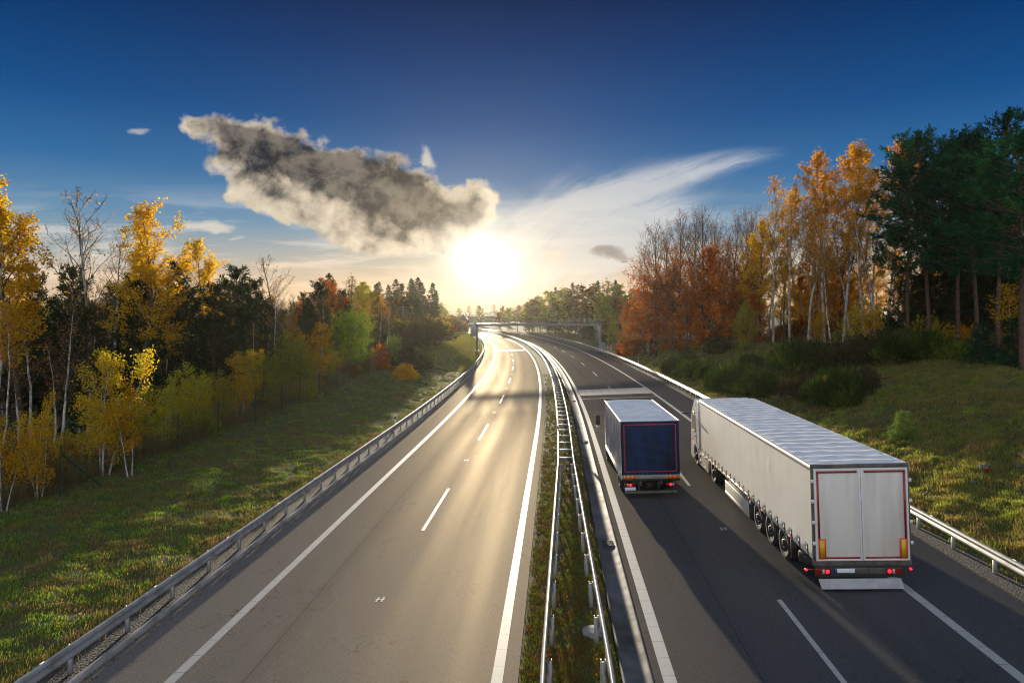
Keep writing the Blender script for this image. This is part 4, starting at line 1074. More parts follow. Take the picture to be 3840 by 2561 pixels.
def lorry():
    Yr = 27.8; hd = radians(2.4)
    th = thing("box_lorry", "smaller lorry with a navy blue tarpaulin body, in the lane beside the median", "lorry")
    W, L = 2.42, 6.6; h = W / 2
    X = 4.63 + h
    th.location = (X, Yr, float(ZR(X - float(XC(Yr)))))
    th.rotation_euler = (0, -0.028, -hd)
    zf, zc, zt = 0.82, 1.04, 3.27
    rng = np.random.RandomState(5)
    def bellow(sd):
        ys = np.linspace(0.0, L, 90); zs = np.linspace(zc - 0.05, zt - 0.01, 40)
        def f(Y, Z):
            k = np.clip((Z - zs[0]) / (zs[-1] - zs[0]), 0, 1); e = np.sin(pi * np.clip(k, 0, 1)) ** 0.6
            bow = np.abs(np.sin(pi * Y / 1.65 + 0.5)) ** 0.7
            d = -0.075 * bow * (0.6 + 0.4 * np.sin(Z * 3.2 + Y * 1.4)) + 0.03 * np.sin(Y * 5.1 + Z * 2.2 + np.sin(Z * 4)) + 0.015 * np.sin(Y * 11 + Z * 3)
            hollow = -0.14 * np.exp(-((Y - 6.0) / 0.40) ** 2) * np.clip(np.sin(pi * k), 0, 1) - 0.11 * np.exp(-((Y - 4.1 + 0.25 * np.sin(Z * 4)) / 0.16) ** 2) * e - 0.07 * np.exp(-((Y - 1.2 + 0.2 * np.sin(Z * 5)) / 0.12) ** 2) * e
            return sd * (h + (d + hollow) * e * np.clip((L - Y) * 8 + 0.2, 0, 1) * np.clip(Y * 6, 0, 1)), Y, Z
        mb = MB(); mb.grid(f, ys, zs); return ob("side_tarpaulin", mb, M['tarpside'], th, smooth=True)
    for sd in (-1, 1): bellow(sd)
    def rf(X, Y):
        s = np.abs(np.sin(pi * Y / 0.5)); e = np.clip((1 - (X / h) ** 2) * 3, 0, 1) * np.clip(Y * 5, 0, 1)
        front = np.exp(-((Y - L) / 0.55) ** 2)
        return X, Y, zt + (0.060 * (1 - s) - 0.03 + 0.006 * np.sin(X * 7 + Y * 2)) * e * (1 - front) + 0.05 * front * np.clip((1 - (X / h) ** 4), 0, 1)
    mb = MB(); mb.grid(lambda U, V: rf(U, V), np.linspace(-h, h, 30), np.arange(0, L + 0.01, 0.045)); ob("roof", mb, M['tarproof'], th, smooth=True)
    mb = MB(); mb.box(-h + 0.01, h - 0.01, L + 0.003, L + 0.05, zf, zt - 0.02); ob("headboard", mb, M['tarpside'], th)
    # rear tarpaulin
    def rr(X, Z):
        e = np.clip((1 - (X / h) ** 2) * 3, 0, 1) * np.sin(pi * np.clip((Z - zc) / (zt - zc), 0, 1)) ** 0.5
        return X, -0.012 + (0.03 * np.sin(X * 2.3 + 1) * np.sin(Z * 2.0) + 0.012 * np.sin(X * 9 + Z * 2) + 0.008 * np.sin(Z * 14 + X * 3)) * e, Z
    mb = MB(); mb.grid(rr, np.linspace(-h, h, 44), np.linspace(zc - 0.02, zt, 44)); rt = ob("rear_tarpaulin", mb, M['tarp'], th, smooth=True)
    def strip_(x0, x1, z0, z1):
        n = max(2, int(max(x1 - x0, z1 - z0) / 0.08)); a, b = (n, 2) if x1 - x0 > z1 - z0 else (2, n)
        mb_.grid(lambda Xx, Z: (rr(Xx, Z)[0], rr(Xx, Z)[1] - 0.006, Z), np.linspace(x0, x1, a), np.linspace(z0, z1, b))
    mb_ = MB(); tx = h - 0.12; z0, z1 = zc + 0.10, zt - 0.13
    strip_(-tx, tx, z1 - 0.04, z1); strip_(-tx, tx, z0, z0 + 0.04); strip_(-tx, -tx + 0.04, z0 + 0.0401, z1 - 0.0401); strip_(tx - 0.04, tx, z0 + 0.0401, z1 - 0.0401)
    ob("reflective_tape", mb_, M['redtape'], rt)
    mb = MB()
    for x in np.arange(-h + 0.1, h, 0.16): mb.box(x - 0.014, x + 0.014, -0.035, -0.02, zc - 0.06, zc + 0.0)
    ob("lacing_eyelets", mb, M['alu'], rt)
    mb = MB(); mb.tube([(-h - 0.005, 0.0, zt), (-h - 0.005, L, zt + 0.02)], 0.02, 6); mb.tube([(h + 0.005, 0.0, zt), (h + 0.005, L, zt + 0.02)], 0.02, 6); mb.tube([(-h, -0.01, zt + 0.0), (h, -0.01, zt + 0.0)], 0.018, 6)
    ob("roof_edging", mb, M['tarproof'], th)
    # drop sides and tailboard
    for sd in (-1, 1):
        mb = MB(); mb.box(sd * h - 0.02, sd * h + 0.02, 0.0, L, zf, zc - 0.04); mb.box(sd * h - 0.027, sd * h + 0.027, 0.0, L, zf + 0.06, zf + 0.075)
        for y in (0.5, 2.4, 4.3, 6.2): mb.box(sd * h - 0.035, sd * h + 0.035, y - 0.03, y + 0.03, zf - 0.02, zc - 0.03)
        ob("drop_side", mb, M['cream'], th, bevel=0.005)
    mb = MB(); mb.box(-h + 0.03, h - 0.03, -0.045, -0.004, zf + 0.045, zc - 0.03); tb = ob("tailboard", mb, M['alu'], th, bevel=0.006)
    for sd in (-1, 1):
        x0 = -h + 0.07 if sd < 0 else h - 0.07 - 0.52
        mb = MB(); mb.box(x0, x0 + 0.52, -0.054, -0.046, zf + 0.055, zf + 0.17); o = ob("hazard_plate", mb, M['yellow'], tb)
        mb = MB()
        for k in range(3):
            a = x0 + 0.03 + k * 0.175; s_ = 0.06 if sd < 0 else -0.06; a += 0 if sd < 0 else 0.06
            mb.prism([(a, zf + 0.057), (a + 0.085, zf + 0.057), (a + 0.085 + s_, zf + 0.168), (a + s_, zf + 0.168)], 'y', -0.059, -0.0545)
        ob("hazard_stripe", mb, M['orange'], o)
    mb = MB(); mb.box(-h, h, -0.02, 0.02, zf - 0.06, zf + 0.04)
    for x in (-0.42, 0.42): mb.box(x - 0.05, x + 0.05, -0.05, L, 0.55, zf - 0.062)
    for x in (-0.5, 0.32): mb.box(x - 0.03, x + 0.03, 0.0, 0.12, 0.27, 0.75)
    mb.box(-0.2, 0.2, 0.3, 0.9, 0.40, 0.62)
    mb.tube([(-0.95, 1.9, 0.48), (0.95, 1.9, 0.48)], 0.09, 8); mb.lathe((0, 1.75, 0.48), 'y', [(0, 0.0), (0, 0.2), (0.25, 0.22), (0.3, 0)], 14)
    for y in (1.0, 3.0, 5.0): mb.box(-h + 0.05, h - 0.05, y - 0.04, y + 0.04, zf - 0.13, zf - 0.061)
    ob("chassis", mb, M['black'], th)
    mb = MB(); mb.box(-h + 0.14, h - 0.14, -0.02, 0.10, 0.24, 0.34); ob("underrun_bar", mb, M['frame'], th, bevel=0.01)
    lampset(th, -h + 0.08, -h + 0.52, 0.54, 0.67, 0.03, 0.62)
    lampset(th, h - 0.56, h - 0.12, 0.54, 0.67, 0.03, 0.36)
    plate(th, -h + 0.08, 0.375, 0.028, 0.50, 0.125)
    for sd in (-1, 1):
        wheel(th, sd * (h - 0.09), 1.95, 0.47, 0.55, sd); wheel(th, sd * (h - 0.09), L + 1.0, 0.47, 0.28, sd)
        mb = MB(); mb.box(sd * 0.9 - 0.25, sd * 0.9 + 0.25, 1.28, 1.31, 0.25, 0.80); ob("mudguard", mb, M['black'], th)
    # cab, mostly hidden by the body
    y0 = L + 0.22
    mb = MB(); mb.prism([(y0, 0.55), (y0, 2.55), (y0 + 0.5, 2.66), (y0 + 1.25, 2.52), (y0 + 1.68, 1.55), (y0 + 1.72, 0.45), (y0 + 0.3, 0.45)], 'x', -1.08, 1.08); cab = ob("cab", mb, M['white'], th, bevel=0.08)
    for sd in (-1, 1):
        mb = MB(); x = sd * 1.084; mb.prism([(y0 + 0.55, 1.55), (y0 + 0.55, 2.3), (y0 + 1.15, 2.3), (y0 + 1.45, 1.55)], 'x', x - 0.004, x + 0.004); ob("side_window", mb, M['glass'], cab)
        mb = MB(); mb.bar((x, y0 + 1.25, 2.42), (x + sd * 0.40, y0 + 1.15, 2.42), 0.03, 0.03); mb.bar((x, y0 + 1.3, 1.45), (x + sd * 0.40, y0 + 1.15, 1.45), 0.03, 0.03); mb.bar((x + sd * 0.40, y0 + 1.15, 1.45), (x + sd * 0.40, y0 + 1.15, 2.42), 0.03, 0.03)
        arm = ob("mirror_arm", mb, M['black'], cab)
        mb = MB(); mb.box(x + sd * 0.40 - 0.11, x + sd * 0.40 + 0.11, y0 + 1.16, y0 + 1.26, 1.83, 2.34); ob("main_mirror", mb, M['black'], arm, bevel=0.03)
        mb = MB(); mb.box(x + sd * 0.40 - 0.11, x + sd * 0.40 + 0.11, y0 + 1.10, y0 + 1.20, 1.50, 1.76); ob("wide_mirror", mb, M['galv'], arm, bevel=0.03)
lorry()

# ------------------------------------------------------------------ trees
def unit(v): return v / (np.linalg.norm(v, axis=-1, keepdims=True) + 1e-9)
def leaves(mb, P, ln, wd, rng, droop=0.0, D=None, spread=1.0):
    """diamond shaped leaf cards at the points P; D = preferred direction"""
    n = len(P)
    a = unit(rng.normal(size=(n, 3)))
    if D is not None: a = unit(D + a * spread)
    a[:, 2] -= droop; a = unit(a)
    b = unit(np.cross(a, rng.normal(size=(n, 3))))
    s = rng.uniform(0.65, 1.25, (n, 1))
    A = a * ln * s; B = b * wd * s * 0.5
    v = np.stack([P, P + A * 0.5 + B, P + A, P + A * 0.5 - B], 1)
    mb.add(v.reshape(-1, 3), np.arange(4 * n).reshape(-1, 4))
def branch(rng, p, d, L, n, curl, wobble):
    pts = [p]; d = d / np.linalg.norm(d)
    for i in range(n):
        d = d + np.array((0, 0, curl)) + rng.normal(size=3) * wobble; d = d / np.linalg.norm(d)
        pts.append(pts[-1] + d * L / n)
    return np.array(pts)
def along(pts, f):
    x = f * (len(pts) - 1); i = min(int(x), len(pts) - 2); return pts[i] + (pts[i + 1] - pts[i]) * (x - i)
def deciduous(seed, h, base, spread, n1, n2, n3, nleaf, ln, elev, curl, tr, shape, bark, leafm, leaf_lo=0.0, leaf_gap=0.35, lean=0.02, twig=0.007, multi=1, thin_top=0.0, hi=2.0):
    """skeleton of trunk, limbs, branches and twigs; leaves gather round the twigs. Returns (trunk mesh, crown mesh)"""
    rng = np.random.RandomState(seed)
    wood, limbs, twigs = MB(), MB(), []
    trunks = []
    for m in range(multi):
        d0 = np.array((rng.normal() * lean, rng.normal() * lean, 1.0)) if multi == 1 else np.array((cos(m * 2.4) * 0.16, sin(m * 2.4) * 0.16, 1.0))
        hh = h * (1 if m == 0 else rng.uniform(0.7, 0.95))
        T = branch(rng, np.array((0.0, 0, -0.4)) + (0 if multi == 1 else np.array((cos(m * 2.4), sin(m * 2.4), 0)) * 0.12), d0, hh + 0.4, 12, 0.02, 0.035)
        T[:, :2] += rng.normal(size=(13, 2)) * 0.02 * h * 0.12
        r = tr * np.linspace(1, 0.10, 13) ** 0.9 / multi ** 0.4
        wood.tube(T, r, 7, False); trunks.append((T, r, hh))
    for T, r, hh in trunks:
        for i in range(n1 // multi):
            f = base + (0.985 - base) * ((i + rng.uniform(0, 1)) / (n1 // multi))
            az = i * 2.399 + rng.uniform(-0.5, 0.5)
            k = (f - base) / (1 - base)
            L = spread * shape(k) * rng.uniform(0.75, 1.2)
            el = elev + (1.35 - elev) * k ** 1.6 * 0.75 + rng.normal() * 0.10
            d = np.array((cos(az) * cos(el), sin(az) * cos(el), sin(el)))
            B = branch(rng, along(T, f), d, L, 6, curl, 0.10)
            rb = max(0.012, float(np.interp(f * 12, np.arange(13), r)) * 0.45)
            limbs.tube(B, np.linspace(rb, 0.008, 7), 5, False)
            for j in range(n2):
                g = rng.uniform(0.22, 1.0)
                dd = unit(B[-1] - B[0]) * 0.8 + rng.normal(size=3) * 0.6 + np.array((0, 0, 0.15))
                L2 = L * 0.42 * rng.uniform(0.5, 1.2) * (1.15 - 0.6 * g)
                C = branch(rng, along(B, g), dd, L2, 4, curl * 0.8, 0.14)
                limbs.tube(C, np.linspace(max(0.008, rb * 0.3), twig, 5), 3, False)
                twigs.append((C, k))
                for q in range(n3):
                    e = rng.uniform(0.25, 1.0)
                    dd3 = unit(C[-1] - C[0]) * 0.7 + rng.normal(size=3) * 0.65 + np.array((0, 0, 0.1))
                    G = branch(rng, along(C, e), dd3, L2 * 0.5 * rng.uniform(0.6, 1.2), 2, curl, 0.1)
                    limbs.tube(G, np.linspace(twig * 1.0, twig * 0.6, 3), 3, False)
                    twigs.append((G, k))
    nq = sum(len(q) for q in wood.q); wood.add(np.concatenate(limbs.v), np.concatenate(limbs.q))
    tm = wood.mesh("trunk", bark, smooth=True); tm.materials.append(M['bark'])
    mi = np.zeros(len(tm.polygons), np.int32); mi[nq:] = 1; tm.polygons.foreach_set('material_index', mi)
    if nleaf == 0: return tm, None
    w = np.array([(1.0 if rng.uniform() > leaf_gap else 0.12) * (0.15 + 0.85 * sms(leaf_lo - 0.12, leaf_lo + 0.12, k)) * (1 - thin_top * k) * (1 - 0.96 * sms(hi - 0.15, hi + 0.15, k)) * np.linalg.norm(C[-1] - C[0]) for C, k in twigs])
    idx = rng.choice(len(twigs), nleaf, p=w / w.sum())
    fr = rng.uniform(0.15, 1.05, nleaf)
    P = np.array([along(twigs[i][0], min(f, 1.0)) for i, f in zip(idx, fr)]) + rng.normal(size=(nleaf, 3)) * 0.12
    mb = MB(); leaves(mb, P, ln, ln * 0.72, rng, 0.5)
    return tm, mb.mesh("crown", leafm)
def conifer(seed, h, base, spread, whorls, per, nneedle, ln, wd, el0, el1, tr, shape, bark, leafm, tufty=0.6, droop=0.0, dead=0):
    rng = np.random.RandomState(seed)
    wood = MB()
    T = branch(rng, np.array((0.0, 0, -0.4)), np.array((rng.normal() * 0.02, rng.normal() * 0.02, 1.0)), h + 0.4, 12, 0.02, 0.015)
    r = tr * np.linspace(1, 0.08, 13); wood.tube(T, r, 7, False)
    tw = []
    for i in range(dead):
        az = rng.uniform(0, 2 * pi); f = rng.uniform(0.15, base)
        wood.tube(branch(rng, along(T, f), np.array((cos(az), sin(az), rng.uniform(-0.2, 0.2))), spread * rng.uniform(0.2, 0.5), 3, 0, 0.2), np.linspace(0.03, 0.008, 4), 3, False)
    for i in range(whorls):
        f = base + (0.99 - base) * ((i + rng.uniform(-0.3, 0.3)) / whorls); f = min(max(f, base), 0.985); k = (f - base) / (1 - base)
        for j in range(per):
            if rng.uniform() < 0.12: continue
            az = j * 2 * pi / per + i * 1.9 + rng.uniform(-0.4, 0.4)
            L = spread * shape(k) * rng.uniform(0.65, 1.2) + 0.12
            el = el0 + (el1 - el0) * k + rng.normal() * 0.12
            B = branch(rng, along(T, f), np.array((cos(az) * cos(el), sin(az) * cos(el), sin(el))), L, 5, 0.05 - droop * 0.1, 0.09)
            wood.tube(B, np.linspace(max(0.012, 0.022 * L), 0.008, 6), 4, False)
            tw.append((B, L))
            for q in range(int(2 + L * 1.7)):
                g = rng.uniform(0.3, 1.0)
                C = branch(rng, along(B, g), unit(B[-1] - B[0]) + rng.normal(size=3) * 0.6, L * 0.36 * rng.uniform(0.6, 1.2), 3, 0.06 - droop * 0.1, 0.1)
                tw.append((C, L * 0.5))
    tm = wood.mesh("trunk", bark, smooth=True)
    w = np.array([(1 if rng.uniform() > 0.15 else 0.2) * (L + 0.08) for C, L in tw]); idx = rng.choice(len(tw), nneedle, p=w / w.sum())
    fr = rng.uniform(0.0, 1.0, nneedle) ** tufty
    P = np.array([along(tw[i][0], f) for i, f in zip(idx, fr)]) + rng.normal(size=(nneedle, 3)) * 0.05
    D = np.array([unit(tw[i][0][-1] - tw[i][0][0]) for i in idx])
    # leading shoot
    ntop = nneedle // 40; P[:ntop] = np.array([along(T, x) for x in rng.uniform(0.93, 1.0, ntop)]); D[:ntop] = (0, 0, 1)
    mb = MB(); leaves(mb, P, ln, wd, rng, droop, D, 0.9)
    return tm, mb.mesh("crown", leafm)
def bush(seed, rx, h, n, ln, wd, leafm, up=0.8, open_=0.25, lumps=5):
    rng = np.random.RandomState(seed)
    C = np.stack([rng.uniform(-0.6, 0.6, lumps) * rx, rng.uniform(-0.6, 0.6, lumps) * rx, np.zeros(lumps)], 1); C[0] = 0
    R = rng.uniform(0.5, 0.85, lumps) * rx; H = rng.uniform(0.65, 1.0, lumps) * h; H[0] = h
    i = rng.randint(0, lumps, n)
    d = unit(rng.normal(size=(n, 3))); d[:, 2] = np.abs(d[:, 2])
    s = rng.uniform(open_, 1.0, (n, 1)) ** 0.5 * (0.85 + 0.15 * np.sin(d[:, :1] * 9 + i[:, None]) * np.sin(d[:, 2:] * 11))
    P = C[i] + d * s * np.stack([R[i], R[i], H[i]], 1)
    P[:, 2] = np.maximum(P[:, 2], 0.03)
    mb = MB(); leaves(mb, P, ln, wd, rng, 0.0, d * 0.5 + np.array((0, 0, up)), 0.45)
    wood = MB()
    for k in range(16):
        j = rng.randint(0, lumps); q = C[j] + unit(rng.normal(size=3) + np.array((0, 0, 1.5))) * np.array((R[j], R[j], H[j])) * 0.8; q[2] = abs(q[2])
        wood.tube(np.array([C[j] * 0.5 + (0, 0, -0.1), (C[j] + q) * 0.5 + (0, 0, 0.1), q]), [0.025, 0.015, 0.006], 4, False)
    return wood.mesh("stem", M['bark'], smooth=True), mb.mesh("foliage", leafm)
ovoid = lambda k: 0.45 + 0.75 * sin(pi * min(1, 0.18 + 0.80 * k)) * (1 - 0.25 * k)
broad = lambda k: 0.75 + 0.35 * sin(pi * k) - 0.55 * k ** 2
vase = lambda k: 1.05 - 0.60 * k
cone = lambda k: 1.02 - 0.95 * k
pinec = lambda k: 0.55 + 0.55 * sin(pi * min(1, k * 0.85 + 0.1)) - 0.55 * k ** 3
BB, BK, PB = M['birchbark'], M['bark'], M['pinebark']
K = {}
def kind(key, *variants): K[key] = variants
S1 = [11, 12, 13]
kind('poplar', *[deciduous(s, 14, 0.34, 2.9, 28, 7, 2, 8200, 0.145, 0.75, 0.05, 0.15, ovoid, BK if s != 12 else BB, M['gold'], 0.12, 0.30) for s in (11, 12, 13)])
kind('barebirch', *[deciduous(s, 14, 0.36, 2.5, 30, 8, 3, 600, 0.12, 0.85, 0.05, 0.15, ovoid, BB, M['amber'], 0.0, 0.3) for s in (21, 22)])
kind('aspen', *[deciduous(s, 20, 0.36, 3.4, 28, 7, 2, 5600, 0.185, 0.95, 0.05, 0.15, ovoid, BB, M['amber'], 0.36, 0.42) for s in (31, 32, 33)])
kind('thinbirch', *[deciduous(s, 18, 0.36, 2.9, 24, 6, 3, 1500, 0.17, 1.0, 0.05, 0.13, ovoid, BB, M['amber'], 0.3, 0.4, lean=0.06) for s in (41, 42, 43)])
kind('beech', *[deciduous(s, 18, 0.14, 6.4, 40, 11, 4, 2600, 0.24, 0.72, 0.05, 0.24, broad, BK, M['rust'], 0.0, 0.35, hi=0.42) for s in (51, 52)])
kind('fire', *[deciduous(s, 11, 0.06, 3.7, 34, 8, 2, 10500, 0.185, 0.45, 0.03, 0.16, vase, BK, M['fire'] if s != 63 else M['rust'], 0.0, 0.25) for s in (61, 62, 63)])
kind('yellowtree', *[deciduous(s, 12, 0.20, 3.0, 30, 7, 2, 7600, 0.175, 0.7, 0.04, 0.15, ovoid, BK, M['gold' if s == 71 else 'amber'], 0.0, 0.3) for s in (71, 72)])
kind('redtree', *[deciduous(s, 10, 0.18, 2.7, 28, 6, 2, 4200, 0.20, 0.7, 0.03, 0.14, ovoid, BK, M['rust'], 0.0, 0.3) for s in (81,)])
kind('greentree', deciduous(91, 6.6, 0.16, 3.0, 38, 8, 2, 9500, 0.19, 0.5, 0.03, 0.14, lambda k: 0.55 + 0.6 * sin(pi * min(1, 0.15 + k * 0.85)), BK, M['leafgreen'], 0.0, 0.15))
kind('birchshrub', *[deciduous(s, 5.2, 0.12, 1.45, 42, 7, 2, 6200, 0.105, 0.75, 0.03, 0.075, ovoid, BB, M['lime'], 0.0, 0.25, multi=3, twig=0.004) for s in (101, 102)])
kind('oliveshrub', *[deciduous(s, 5.0, 0.10, 1.7, 40, 7, 2, 6000, 0.115, 0.7, 0.03, 0.075, ovoid, BK, M['olive'], 0.0, 0.25, multi=3, twig=0.004) for s in (111, 112)])
kind('amberbirch', *[deciduous(s, 5.0, 0.26, 1.15, 36, 6, 2, 3000, 0.11, 0.8, 0.03, 0.07, ovoid, BB, M['gold'], 0.15, 0.3, multi=2, twig=0.004) for s in (121, 122)])
kind('baretree', *[deciduous(s, 11, 0.22, 3.2, 26, 7, 3, 160, 0.16, 0.7, 0.05, 0.15, broad, BK, M['brownleaf'], 0.0, 0.3) for s in (131,)])
kind('pine', *[conifer(s, 19, 0.40, 3.5, 15, 5, 12000, 0.42, 0.085, 0.10, 0.75, 0.20, pinec, PB, M['pine'], 0.5, 0.0, 9) for s in (141, 142, 143)])
kind('bushypine', *[conifer(s, 11, 0.10, 2.9, 20, 6, 13000, 0.34, 0.075, 0.12, 0.8, 0.16, lambda k: 1.0 - 0.72 * k, PB, M['spruce'], 0.5) for s in (151, 152)])
kind('spruce', *[conifer(s, 17, 0.12, 2.5, 26, 6, 8500, 0.46, 0.14, -0.15, 0.5, 0.18, cone, PB, M['spruce'], 0.6, 0.3) for s in (161, 162)])
kind('larch', *[conifer(s, 18, 0.22, 2.0, 24, 6, 6500, 0.42, 0.16, 0.05, 0.6, 0.17, lambda k: 0.9 - 0.7 * k, PB, M['spruce'], 0.7, 0.1) for s in (171, 172)])
kind('littlepine', conifer(181, 2.0, 0.05, 0.75, 11, 6, 5200, 0.17, 0.022, 0.35, 0.9, 0.035, lambda k: 1.0 - 0.78 * k, PB, M['youngpine'], 0.5))
kind('youngspruce', *[conifer(s, 4.2, 0.04, 1.7, 14, 7, 7000, 0.26, 0.05, 0.15, 0.7, 0.06, lambda k: 1.0 - 0.75 * k, PB, M['pine'], 0.5) for s in (191, 192)])
kind('fartree', *[deciduous(s, 14, 0.14, 3.8, 30, 6, 0, 2600, 0.52, 0.6, 0.03, 0.18, ovoid, BK, M[m], 0.0, 0.2) for s, m in ((201, 'brownleaf'), (202, 'olive'), (203, 'olive'))])
kind('farbare', *[deciduous(s, 15, 0.25, 3.6, 24, 6, 2, 500, 0.4, 0.75, 0.04, 0.17, broad, BK, M['brownleaf'], 0.0, 0.2, twig=0.016) for s in (211,)])
kind('broom', *[bush(s, 1.5, 1.75, 7500, 0.34, 0.032, M['broom']) for s in (221, 222, 223)])
kind('darkshrub', *[bush(s, 1.6, 1.6, 5200, 0.16, 0.06, M['darkshrub'], 0.4) for s in (231,)])
kind('orangebush', bush(241, 1.35, 1.9, 4200, 0.20, 0.09, M['gold'], 0.7))
kind('redbush', *[bush(s, 1.0, 2.0, 3600, 0.20, 0.12, M['fire'], 0.5) for s in (251, 252)])
kind('undergrowth', *[bush(s, 1.7, 1.9, 2600, 0.22, 0.13, M[m], 0.4) for s, m in ((261, 'rust'), (262, 'brownleaf'), (263, 'olive'), (264, 'amber'))])
# size as modelled (height) and name per kind
INFO = {'poplar': (14, 'poplar_tree', 'tree'), 'barebirch': (14, 'birch_tree', 'tree'), 'aspen': (20, 'aspen_tree', 'tree'), 'thinbirch': (18, 'birch_tree', 'tree'), 'beech': (18, 'beech_tree', 'tree'),
        'fire': (11, 'beech_tree', 'tree'), 'yellowtree': (12, 'maple_tree', 'tree'), 'redtree': (10, 'oak_tree', 'tree'), 'greentree': (6.6, 'maple_tree', 'tree'), 'birchshrub': (5.2, 'birch_sapling', 'sapling'),
        'oliveshrub': (5.0, 'birch_sapling', 'sapling'), 'amberbirch': (5.0, 'birch_sapling', 'sapling'), 'baretree': (11, 'bare_tree', 'tree'), 'pine': (19, 'pine_tree', 'tree'), 'bushypine': (11, 'pine_tree', 'tree'),
        'spruce': (17, 'spruce_tree', 'tree'), 'larch': (18, 'conifer_tree', 'tree'), 'littlepine': (2.0, 'pine_sapling', 'sapling'), 'youngspruce': (4.2, 'spruce_sapling', 'sapling'),
        'fartree': (14, 'woodland_tree', 'tree'), 'farbare': (15, 'woodland_tree', 'tree'), 'broom': (1.75, 'broom_bush', 'bush'), 'darkshrub': (1.6, 'dark_shrub', 'shrub'), 'orangebush': (1.9, 'yellow_bush', 'bush'),
        'redbush': (2.0, 'red_bush', 'bush'), 'undergrowth': (1.9, 'undergrowth_bush', 'bush')}
RNG = np.random.RandomState(77)
COUNT = {}
def top(me):
    if me is None: return 0.0
    z = np.empty(len(me.vertices) * 3, np.float32); me.vertices.foreach_get('co', z); z = np.sort(z[2::3])
    return float(z[int(len(z) * 0.9985)])
HT = {k: [max(top(a), top(b)) for a, b in v] for k, v in K.items()}
def plant(key, X, Y, h, label, group=None, var=None, rz=None, wide=1.0, dz=0.0):
    hm, name, cat = INFO[key]
    vs = K[key]; hm = HT[key][(COUNT.get(key, 0) if var is None else var) % len(vs)]; i = COUNT.get(key, 0); COUNT[key] = i + 1
    tm, cm = vs[(i if var is None else var) % len(vs)]
    z = float(ZG(X - float(XC(Y)), Y)) + dz
    s = h / hm
    th = thing(name, label, cat, (X, Y, z), (0, 0, RNG.uniform(0, 2 * pi) if rz is None else rz), group)
    th.scale = (s * wide, s * wide, s)
    ob(tm.name.split('.')[0], tm, None, th)
    if cm: ob(cm.name.split('.')[0], cm, None, th)
    return th
def seen(key, u, vtop, Y, label, group=None, **kw):
    """a tree that stands at distance Y in the photograph's column u and reaches up to row vtop"""
    X, t = at(u, Y); z = float(ZG(t, Y)); h = CAM_Z + (CV - vtop) / FPX * Y - z
    return plant(key, X, Y, h, label, group, **kw)
gL, gR = "trees along the far side of the birch bank", "trees on top of the broom slope"
